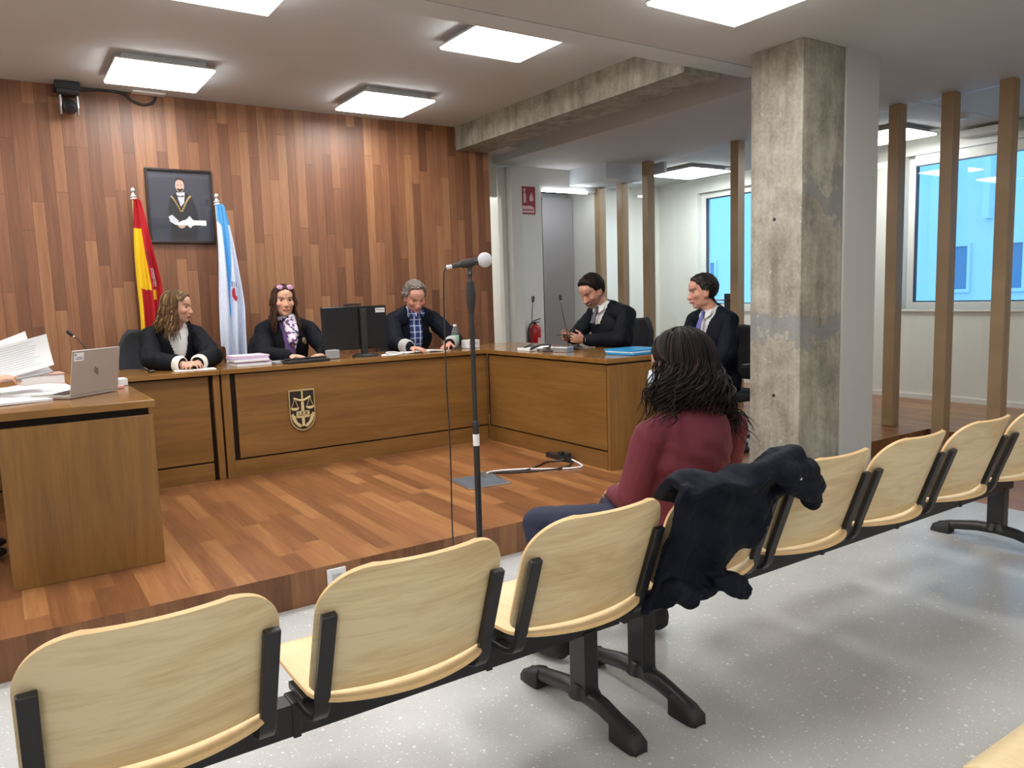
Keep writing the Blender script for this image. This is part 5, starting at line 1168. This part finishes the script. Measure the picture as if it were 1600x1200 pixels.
# --- man with phone, right bench
F5 = nrm(V(-1,-.12,0)); bx, by = 4.34, 4.90
J = dict(pelvis=V(bx,by,.68), chest=V(bx-.06,by-.005,1.02), neck=V(bx-.10,by+.04,1.245), SR=V(bx-.06,by+.22,1.165), SL=V(bx-.08,by-.205,1.165), ER=V(bx-.24,by+.26,.985), EL=V(bx-.19,by-.26,.975), WR=V(bx-.40,by+.13,.99), WL=V(bx-.385,by-.035,.975),
  KR=V(bx-.44,by+.10,.62), KL=V(bx-.44,by-.12,.62), AR=V(bx-.44,by+.10,.25), AL=V(bx-.44,by-.12,.25),
  HR=(V(-.85,-.15,.18), V(0,-1,.3), V(0,0,1), dict(curl=.8)), HL=(V(-.85,.28,.18), V(0,1,.3), V(0,0,1), dict(curl=.95)))
H = Head((bx-.185,by+.10,1.362), (-.97,-.06,-.50), 1.13, tilt=0)
M['darkshirt'] = plain('white_collar', srgb(205,205,205), .6)
vf = lambda q, m: (np.abs(q[:,0]) < .028+m+np.clip((q[:,2]+.14)*.28,0,.045)) & (q[:,2] > -.13-m)
sk5 = dict(skin=srgb(198,146,124), lip=srgb(150,88,80), brow=srgb(40,28,24), beard=(srgb(74,54,48), .55), shut=True)
t, (v, n, f), Rb, _ = build_person('person', 'dark-haired bearded man in black gown looking down at a phone', (bx,by,ST), F5, J, H, sk5, 'robe', vf, 'darkshirt', 1.08, seed=8)
for a in ('L','R'):
    d = nrm(J['W'+a]-J['E'+a]); c0 = J['W'+a]-d*.035; x = nrm(np.cross(d, (0,0,1))); R = np.stack([x, np.cross(d, x), d], 1)
    q = MB(); q.lathe([(.034,-.02),(.040,.0),(.040,.022),(.034,.026),(.032,.0)], c0, R, 24); q.build('cuff', 'blouse', t, smooth=True)
def collar_tie(t, N, fwd, mat, L=.20, w=.03, drop=.05):
    fwd = nrm(V(fwd[0], fwd[1], 0)); sd = nrm(np.cross(fwd, (0,0,1))); up_ = V(0,0,1)
    q = MB(); 
    P = [[N+fwd*(.063*math.cos(a)+.002)*(1+.12*k)+sd*.064*math.sin(a)*(1+.05*k)+up_*(.035-.035*k-.022*math.cos(a)*1.0) for a in np.linspace(-2.9, 2.9, 30)] for k in (0, .5, 1)]
    q.slab(np.array(P), .004)
    for e in (-1, 1): q.poly([N+fwd*.066+sd*e*.006+up_*.012, N+fwd*.048+sd*e*.052+up_*.022, N+fwd*.072+sd*e*.060+up_*(-.022), N+fwd*.098+sd*e*.030+up_*(-.045)], .004, fwd)
    q.build('collar', 'blouse', t, smooth=True)
    q = MB(); a = N+fwd*.088+up_*(-.002); q.ell(a, (.015,.012,.016)); 
    pts = [a+up_*-.01, a+fwd*.030+up_*-.07, a+fwd*.050+up_*-.13, a+fwd*.055+up_*-L]
    Pg = [[p+sd*e*ww for e in (-1, 0, 1)] for p, ww in zip(pts, (.011,.018,.024,.03))]; q.slab(np.array(Pg), .006); q.build('tie', mat, t, smooth=True)
M['greytie'] = plain('grey_tie', srgb(74,74,84), .5, nz=.2, ns=80); M['bluetie'] = plain('blue_patterned_tie', srgb(92,92,170), .45, nz=.35, ns=160)
collar_tie(t, J['neck']+V(-.005,.005,-.012), F5, 'greytie', .12)
mk_ = short_mask(front=.056, hair_z=.054, recede=.012, nape=-.085, side=-.03)
cap_hair(t, H, v, n, f, mk_, lambda q: .007+.012*np.clip(q[:,2]/.1,0,1)+.012*np.clip((q[:,1]-.01)/.05,0,1), srgb(26,17,15), 12, extra=strands(H, v, n, mk_, 620, .036, .014, .0022, [srgb(24,15,14), srgb(44,28,24), srgb(34,22,19)], 4, (.1,-.8,.25), .5, .35))
ph = MB(); pc = (J['WR']+J['WL'])/2+V(-.105,.0,.035); Rp = frame_of((-.9,-.1,-.25)); ph.obox(pc, Rp @ rotx(.35), (.038,.078,.0042)); ph = ph.build('phone', 'black', bevel=.003)
tag(ph, 'dark phone held over the right bench wing', 'phone')
# --- man in profile, right
F6 = nrm(V(-1,.12,0)); bx, by = 4.50, 3.94
J = dict(pelvis=V(bx,by,.67), chest=V(bx-.01,by,1.0), neck=V(bx-.035,by+.04,1.20), SR=V(bx-.02,by+.23,1.12), SL=V(bx-.03,by-.12,1.12), ER=V(bx-.10,by+.25,.90), EL=V(bx-.14,by-.19,.89), WR=V(bx-.30,by+.16,.78), WL=V(bx-.30,by-.15,.78),
  KR=V(bx-.43,by+.11,.60), KL=V(bx-.43,by-.11,.60), AR=V(bx-.40,by+.11,.25), AL=V(bx-.40,by-.11,.25),
  HR=(V(-.9,-.3,-.2), V(0,0,-1), V(0,-1,0), dict(curl=.4)), HL=(V(-.9,.3,-.2), V(0,0,-1), V(0,1,0), dict(curl=.4)))
H = Head((bx-.095,by+.085,1.335), (-.86,.50,-.08), 1.06, nose=1.0)
vf = lambda q, m: (np.abs(q[:,0]) < .022+m+np.clip((q[:,2]+.24)*.24,0,.05)) & (q[:,2] > -.24-m)
sk6 = dict(skin=srgb(206,150,128), lip=srgb(170,104,96), brow=srgb(50,38,34))
t, (v, n, f), Rb, _ = build_person('person', 'man in dark suit and blue tie seated in profile by the column', (bx,by,ST), F6, J, H, sk6, 'navyrobe', vf, 'darkshirt', .97, seed=10)
H.eyes(t, (0,1,-.05)); collar_tie(t, J['neck']+V(-.0,0,-.015), F6, 'bluetie', .24)
mk_ = short_mask(front=.058, hair_z=.054, recede=.008, nape=-.095, side=-.032)
cap_hair(t, H, v, n, f, mk_, lambda q: .008+.010*np.clip(q[:,2]/.1,0,1), srgb(34,30,28), 14, col2=srgb(84,78,74), extra=strands(H, v, n, mk_, 620, .040, .014, .0022, [srgb(30,26,25), srgb(50,45,42), srgb(38,33,31), srgb(78,72,68)], 5, (.2,-.8,-.15), .3, .25))
# --- seated woman from behind
F4 = nrm(V(-.06,1,0)); px, py = 1.945, 1.87
J = dict(pelvis=V(px+.01,py,.54), chest=V(px+.03,py-.005,.80), neck=V(px+.06,py+.02,.975), SL=V(px-.145,py+.01,.865), SR=V(px+.265,py+.01,.85), EL=V(px-.190,py+.05,.665), ER=V(px+.335,py+.11,.645), WL=V(px-.06,py+.29,.60), WR=V(px+.12,py+.36,.59),
  KL=V(px-.255,py+.51,.475), KR=V(px+.11,py+.49,.475), AL=V(px-.31,py+.35,.10), AR=V(px+.15,py+.31,.10),
  HL=(V(.6,.75,-.15), V(0,0,-1), V(1,0,0), dict(curl=.4, s=.92)), HR=(V(-.6,.75,-.1), V(0,0,-1), V(-1,0,0), dict(curl=.4, s=.92)))
t = thing('person', 'woman with long dark wavy hair in maroon sweater seated with her back to camera', 'person', (px,py,0), 0)
H = Head((px+.06,py+.075,1.085), (-.45,.89,-.10), 1.0, tilt=0)
axis = nrm(J['neck']-J['pelvis']); xx = V(1,0.05,0); Rb = np.stack([nrm(xx), np.cross(axis, nrm(xx)), axis], 1)
b = MB(); H.prims(b); b.cap(J['neck']-axis*.03, H.P(0,-.022,-.05), .052, .048, 16)
b.ell(J['chest'], (.135,.09,.16), Rb, 20, 0, 12); b.ell((J['pelvis']+J['chest'])/2, (.12,.09,.16), Rb); b.ell(J['pelvis'], (.14,.10,.09), Rb)
for a in ('L','R'):
    b.cap(J['neck']-axis*.05, J['S'+a], .042, .042, 12); arms(b, J['S'+a], J['E'+a], J['W'+a], (.042,.036,.025)); hd = J['H'+a]; hand(b, J['W'+a], *hd[:3], **hd[3])
    b.cap(J['pelvis']+(J['K'+a]-J['pelvis'])*.12-V(0,0,.02), J['K'+a], .07, .05, 12); b.cap(J['K'+a], J['A'+a], .048, .034, 12); b.cap(J['A'+a], J['A'+a]+V(-.02,.10,-.055), .032, .026, 10)
v, n, f, _ = finish_body(t, b, H, .0055, skin=srgb(196,150,128))
M['sweater'] = plain('maroon_knit', srgb(98,32,45), .85, nz=.22, ns=120, bump=.35); M['jeans'] = plain('dark_jeans', srgb(26,32,58), .8, nz=.2, ns=90, bump=.2)
g = MB(); g.ell(J['chest']+V(0,0,.0), (.176,.125,.19), Rb, 22, 0, 14); g.ell((J['pelvis']+J['chest'])/2, (.168,.128,.17), Rb, 22, 0, 14); g.ell(J['pelvis']+V(0,0,.02), (.178,.135,.11), Rb, 20, 0, 12)
g.cap(J['neck']-axis*.05, J['neck']-axis*.012, .072, .062, 14)
for a in ('L','R'):
    g.cap(J['neck']-axis*.055, J['S'+a], .060, .060, 14); g.cap(J['S'+a], J['E'+a], .061, .054, 14); g.cap(J['E'+a], J['W'+a]-nrm(J['W'+a]-J['E'+a])*.02, .054, .036, 14)
v2, n2, f2 = remesh(g, .006, 6, .5)
# diagonal pulls across the back and rings at the elbows
s1 = np.sin((v2[:,0]*.8+v2[:,2]*1.3)*60+2.5*np.sin(v2[:,0]*9))*np.exp(-((v2[:,2]-.74)/.10)**2)
v2 = v2 + n2*((.0042*s1*(np.abs(v2[:,0]-px-.05) < .2))+.004*vnoise(v2, (22,22,16), 3)+.0015*vnoise(v2, (60,60,60), 4))[:, None]
sw = meshobj('sweater', v2, f2, 'sweater', t)
g = MB()
g.ell(J['pelvis']-V(0,0,.01), (.172,.13,.10), Rb, 18, 0, 10)
for a in ('L','R'):
    g.cap(J['pelvis']+(J['K'+a]-J['pelvis'])*.15, J['K'+a], .088, .064, 14); g.cap(J['K'+a], J['A'+a]+V(0,0,.02), .062, .046, 14)
v3, n3, f3 = remesh(g, .0075, 4, .5); v3 = folds(v3, n3, .003, (40,40,30), 7); meshobj('jeans', v3, f3, 'jeans', t)
for a in ('L','R'):
    A_ = J['A'+a]; g = MB(); d = nrm(V(-.2,1,0)); R = np.stack([V(d[1],-d[0],0), d, V(0,0,1)], 1)
    g.ell(A_+d*.05+V(0,0,-.052), (.042,.125,.042), R); g.ell(A_-d*.02+V(0,0,-.03), (.042,.052,.062), R); g.cap(A_+V(0,0,-.02), A_+V(0,0,.06), .046, .048, 14)
    sv, sn, sf = remesh(g, .006, 3); sv[:,2] = np.maximum(sv[:,2], .004); meshobj('shoe', sv, sf, 'rubber', t)
# face mask
mo = MB(); P = []
for e_ in np.linspace(0, 1, 12):
    z_ = -.012-.094*e_; sh_ = 1-.42*max(0, e_-.45)**1.4; row = []
    for a in np.linspace(-1.35, 1.35, 22):
        row.append(H.P(math.sin(a)*.071*sh_, .018+math.cos(a)*(.080*(1-.12*e_)+.020*math.exp(-((e_-.35)/.3)**2)*math.exp(-(a/.5)**2)), z_+.010*(1-e_)*math.cos(a)))
    P.append(row)
mo.slab(np.array(P), .002); M['mask'] = plain('pale_blue_mask', srgb(206,222,236), .8)
mo.tube([H.P(s_,y_,z_) for s_, y_, z_ in ((-.066,.03,-.02),(-.078,.0,-.0),(-.080,-.02,.01))], .002, 6); mo.build('face_mask', 'mask', t, smooth='all')
# hair
bv = bvh_of(t)
def zf(a):  # a: 0 back of the head, negative = her left
    return .935 if a < -.6 else (.925 if a < .5 else .83)
P_, R_, C_ = fall_locks(H, bv, 1150, 31, .9, .020, .0036, srgb(14,11,11), srgb(34,26,24), .07, out=.03, zfun=zf, nseg=34, fmax=2.75, lift=.045, hlt=(srgb(58,42,38), .12), ph00=.02, side=True)
rs = np.random.RandomState(77)   # loose curls straying to the right and left
for i in range(46):
    rgt = i < 34; a = V(px+(.15 if rgt else -.03)+rs.uniform(-.03,.03), py+rs.uniform(-.05,.03), 1.02+rs.uniform(-.05,.05)); e_ = V(px+(.27 if rgt else -.12)+rs.uniform(-.09,.05), py+rs.uniform(-.10,.0), (.83 if rgt else .93)+rs.uniform(-.04,.06)); pts = []
    ph_ = rs.uniform(0,6.3); A = rs.uniform(.008,.02)
    for u in np.linspace(0,1,26):
        p_ = a+(e_-a)*u+V(A*math.sin(ph_+u*13)*min(1,2*u), A*math.cos(ph_+u*12)*min(1,2*u), 0); h_ = bv.find_nearest(Vector(p_))
        if h_[0] is not None and (p_-np.array(h_[0])) @ np.array(h_[1]) < .008: p_ = np.array(h_[0])+np.array(h_[1])*.008
        pts.append(p_)
    P_.append(np.array(pts)); R_.append(rs.uniform(.0012,.0032)); C_.append(np.array(srgb(30,22,21)))
for i in range(26):
    a = H.P(-.070+rs.uniform(-.01,.006), .02+rs.uniform(-.03,.03), .03+rs.uniform(-.02,.02)); e_ = V(px-.085+rs.uniform(-.05,.04), py+rs.uniform(.03,.10), .915+rs.uniform(-.035,.05)); pts = []
    ph_ = rs.uniform(0,6.3); A = rs.uniform(.008,.018)
    for u in np.linspace(0,1,26):
        p_ = a+(e_-a)*u+V(-.020*math.sin(PI*u)+A*math.sin(ph_+u*12)*min(1,2*u), A*math.cos(ph_+u*11)*min(1,2*u), 0); h_ = bv.find_nearest(Vector(p_))
        if h_[0] is not None and (p_-np.array(h_[0])) @ np.array(h_[1]) < .008: p_ = np.array(h_[0])+np.array(h_[1])*.008
        pts.append(p_)
    P_.append(np.array(pts)); R_.append(rs.uniform(.0018,.0040)); C_.append(np.array(srgb(26,20,19)))
fm4 = lambda q: np.clip((np.where(q[:,2] > .03, .062+(q[:,2]-.03)*.4, .022)-q[:,1])/.008, 0, 1)*np.clip((q[:,2]+.11)/.01, 0, 1)
cap_hair(t, H, v, n, f, fm4, lambda q: .012+0*q[:,0], srgb(20,15,15), 16, extra=locks(P_, R_, C_, n=5), grain=(40,40,9), amp=.1)
# --- hand of the person at the left edge, with papers
t = thing('person', 'hand of a person outside the left edge, holding up papers', 'person', (-.42,4.45,ST), -PI/2)
b = MB(); Wl = V(-.055,4.36,1.02)
Hd = Head((-.50,4.50,1.36), (1,-.1,-.3), 1.0); Hd.prims(b); Nn = V(-.58,4.50,1.21); b.cap(Nn, Hd.P(0,-.022,-.05), .056,.05,14); b.ell((-.62,4.50,.98),(.11,.15,.2)); b.ell((-.62,4.50,.72),(.11,.15,.2))
b.cap(Nn-V(0,0,.05), (-.60,4.32,1.13), .05,.045); arms(b, V(-.60,4.31,1.13), V(-.36,4.26,.99), Wl, (.045,.038,.027)); b.cap(Nn-V(0,0,.05), (-.60,4.68,1.13), .05,.045); arms(b, V(-.60,4.69,1.13), V(-.40,4.74,.99), V(-.18,4.62,.985), (.045,.038,.027))
hand(b, Wl, V(.95,.05,.28), V(.25,.2,-1), V(0,1,.2), curl=.55); hand(b, V(-.18,4.62,.985), V(.95,-.1,.0), V(0,0,-1), V(0,-1,0), curl=.3)
for e in (-1,1): b.cap((-.60,4.50+e*.07,.64),(-.20,4.50+e*.10,.62),.08,.055); b.cap((-.20,4.50+e*.10,.62),(-.22,4.50+e*.10,.24),.05,.035)
v, n, f, _ = finish_body(t, b, Hd, .006, skin=srgb(214,164,140)); Hd.eyes(t)
g = MB(); g.ell((-.62,4.50,.98),(.14,.18,.22)); g.ell((-.62,4.50,.72),(.14,.18,.2)); g.cap(Nn-V(0,0,.06),Nn-V(0,0,.03),.075,.066)
for y0, E_, W_ in ((4.31,V(-.36,4.26,.99),Wl),(4.69,V(-.40,4.74,.99),V(-.18,4.62,.985))):
    S_ = V(-.60,y0,1.12); g.cap(Nn-V(0,0,.05),S_,.065,.068); g.cap(S_,E_,.066,.06); g.cap(E_,W_+(E_-W_)*.3,.06,.05)
for e in (-1,1): g.cap((-.60,4.50+e*.07,.64),(-.20,4.50+e*.10,.62),.1,.075)
legs_and_shoes(t, V(-.60,4.50,.66), dict(KL=V(-.20,4.60,.62), KR=V(-.20,4.40,.62), AL=V(-.22,4.60,.24), AR=V(-.22,4.40,.24)), V(1,0,0))
v2,n2,f2 = remesh(g,.008,4); meshobj('gown', folds(v2,n2,.004,(38,38,9),3), f2, 'robe', t)
cap_hair(t, Hd, v, n, f, short_mask(), lambda q: .016+0*q[:,0], srgb(50,36,30), 5)
office_chair(-.66,4.50,-PI/2,'black office chair beyond the left edge, under the person holding papers')
# papers held by that hand
def held(name, label, c, u_, w_, W0, H0, bend, mat='paper', th=.0015, pr_=None):
    c = np.array(c, float); u_ = nrm(u_); w_ = nrm(w_); nn = np.cross(u_, w_); P = []
    for i in range(13):
        a = i/12-.5; P.append([c+u_*a*W0+w_*b_*H0+nn*bend*((2*a)**2+.5*(b_*2)**2) for b_ in np.linspace(-.5,.5,9)])
    mb = MB(); mb.slab(np.array(P), th); o = mb.build(name, mat, smooth=True); tag(o, label, 'document', 'sheets held up at the left edge')
    if pr_:
        m2 = MB(); rs_ = np.random.RandomState(2)
        s_ = 1 if nn @ V(0,-1,0) > 0 else -1
        for k in range(pr_):
            b_ = .40-.8*k/pr_; a0, a1 = -.40, rs_.uniform(.2,.42); Q = []
            for a in np.linspace(a0, a1, 10): 
                o_ = (s_*.0008 if s_ > 0 else -(th+.0008)); base = c+u_*a*W0+nn*(bend*((2*a)**2+.5*(b_*2)**2)+o_)
                Q.append([base+w_*(b_-.006)*H0, base+w_*(b_+.006)*H0])
            m2.slab(np.array(Q), .0002)
        m2.build('print', 'fadedink', o)
    return o
M['fadedink'] = plain('faded_print', srgb(170,176,190), .7)
held('document', 'printed sheet with a folded corner held up in front', (.08,4.40,1.125), (.97,.15,.22), (-.12,.2,1), .29, .155, .018, pr_=11)
held('document', 'second sheet held up just behind the printed one', (.02,4.44,1.135), (.95,.15,.34), (-.2,.25,1), .26, .15, .012)
held('folder', 'dark clip folder under the sheets held at the left edge', (.10,4.42,1.045), (.98,.1,.12), (-.1,.95,.12), .24, .15, .004, 'greyfile', .006)
# --- coat over the seat back
g = MB(); rs = np.random.RandomState(4)
ytop = yb(.78)
bot = lambda x: np.interp(x, [1.58,1.64,1.72,1.80,1.86,1.90,1.94,1.98,2.03,2.12], [.37,.385,.41,.44,.47,.53,.52,.60,.66,.69])
P = []
for v_ in np.linspace(0, 1, 34):
    row = []
    for x in np.linspace(1.585, 2.115, 44):
        zb_ = bot(x); z = zb_+(.795-zb_)*v_; e = max(0, 1-((x-1.87)/.25)**2)
        y = yb(z)-.030-.030*(1-e)-.058*e - .010*math.sin(x*42+v_*4)-.008*math.sin(v_*15+x*26)-.014*(1-v_)*e - (.02 if x < 1.66 else 0)*(1-v_)
        row.append((x+.02*(1-v_)*math.sin(x*30), y, z))
    P.append(row)
g.slab(np.array(P), -.030)
Pt = [[(x, ytop-.085+.17*w_-.045*max(0, 1-((x-1.87)/.25)**2), .79+.030*math.sin(PI*w_)-.14*max(0,w_-.6)+.012*math.sin(x*34+w_*3)+.028*max(0,(x-1.9)/.2)) for w_ in np.linspace(0,1,14)] for x in np.linspace(1.60,2.12,34)]
g.slab(np.array(Pt), .034)
g.cap((1.86,1.49,.805),(2.05,1.50,.825),.030,.040); g.cap((1.98,1.475,.79),(2.11,1.49,.775),.042,.040); g.cap((2.09,1.49,.775),(2.175,1.505,.71),.042,.032); g.cap((2.10,1.49,.73),(2.15,1.50,.665),.038,.026); g.cap((1.99,1.475,.75),(2.11,1.48,.71),.030,.034); g.cap((2.175,1.505,.71),(2.205,1.505,.655),.022,.010)
g.cap((1.60,1.575,.48),(1.70,1.60,.42),.034,.034); g.cap((1.70,1.61,.43),(1.82,1.625,.41),.030,.024);
g.poly([(1.77,1.605,.47),(1.80,1.60,.425),(1.86,1.60,.392),(1.925,1.60,.365),(1.95,1.60,.40),(1.935,1.605,.435),(1.87,1.605,.47)], -.035, (0,-1,0))
cv, cn, cf = remesh(g, .006, 4, .5); cv = cv+cn*(.004*vnoise(cv,(55,30,30),5)+.002*vnoise(cv,(110,60,90),6))[:,None]
ct = thing('coat', 'dark navy coat draped over the seat back behind the maroon sweater woman', 'coat', (1.88,1.58,.43))
M['coatcloth'] = plain('navy_coat_cloth', (.006,.008,.016), .65, nz=.2, ns=20, bump=.25, spec=.15); meshobj('cloth', cv, cf, 'coatcloth', ct)
q = MB()
for dx in (0,.016,.03): q.lathe([(.0045,0),(.006,.0),(.006,.002),(.0045,.002)], (1.885+dx,1.597,.408-dx*.25), np.stack([V(1,0,0),V(0,0,1),V(0,-1,0)],1), 12)
q.build('buttons', 'badge', ct)
q = MB(); q.ell((2.0,1.433,.775),.005,n=8,k=6); q.build('snap', 'chrome', ct)
office_chair(1.02,6.22,PI-.05,'dark grey office chair whose back shows left of the blonde-streaked woman',1.17,.27)
office_chair(1.94,6.27,PI,'black office chair under the woman with the scarf',1.08,.2)
office_chair(3.09,6.27,PI,'black office chair under the grey-haired man',1.08,.2)
office_chair(4.37,4.96,PI/2+.15,'black office chair behind the man with the phone',1.12,.185)
office_chair(4.56,3.90,PI/2-.1,'black office chair at the column behind the man in profile',1.06)
# ================================================================== daylight and colour management
wd = bpy.data.worlds.new('world'); SC.world = wd; wd.use_nodes = True
bg = wd.node_tree.nodes['Background']; bg.inputs[0].default_value = (.28,.62,1.0,1); bg.inputs[1].default_value = 2.9
SC.view_settings.view_transform = 'Standard'; SC.view_settings.look = 'None'; SC.view_settings.gamma = 1; SC.view_settings.use_curve_mapping = False
SC.view_settings.exposure = 0.0
SC.cycles.max_bounces = 8; SC.cycles.diffuse_bounces = 5; SC.cycles.glossy_bounces = 4; SC.cycles.transparent_max_bounces = 12
SC.cycles.sample_clamp_indirect = 6; SC.cycles.use_denoising = True; SC.cycles.caustics_reflective = False; SC.cycles.caustics_refractive = False
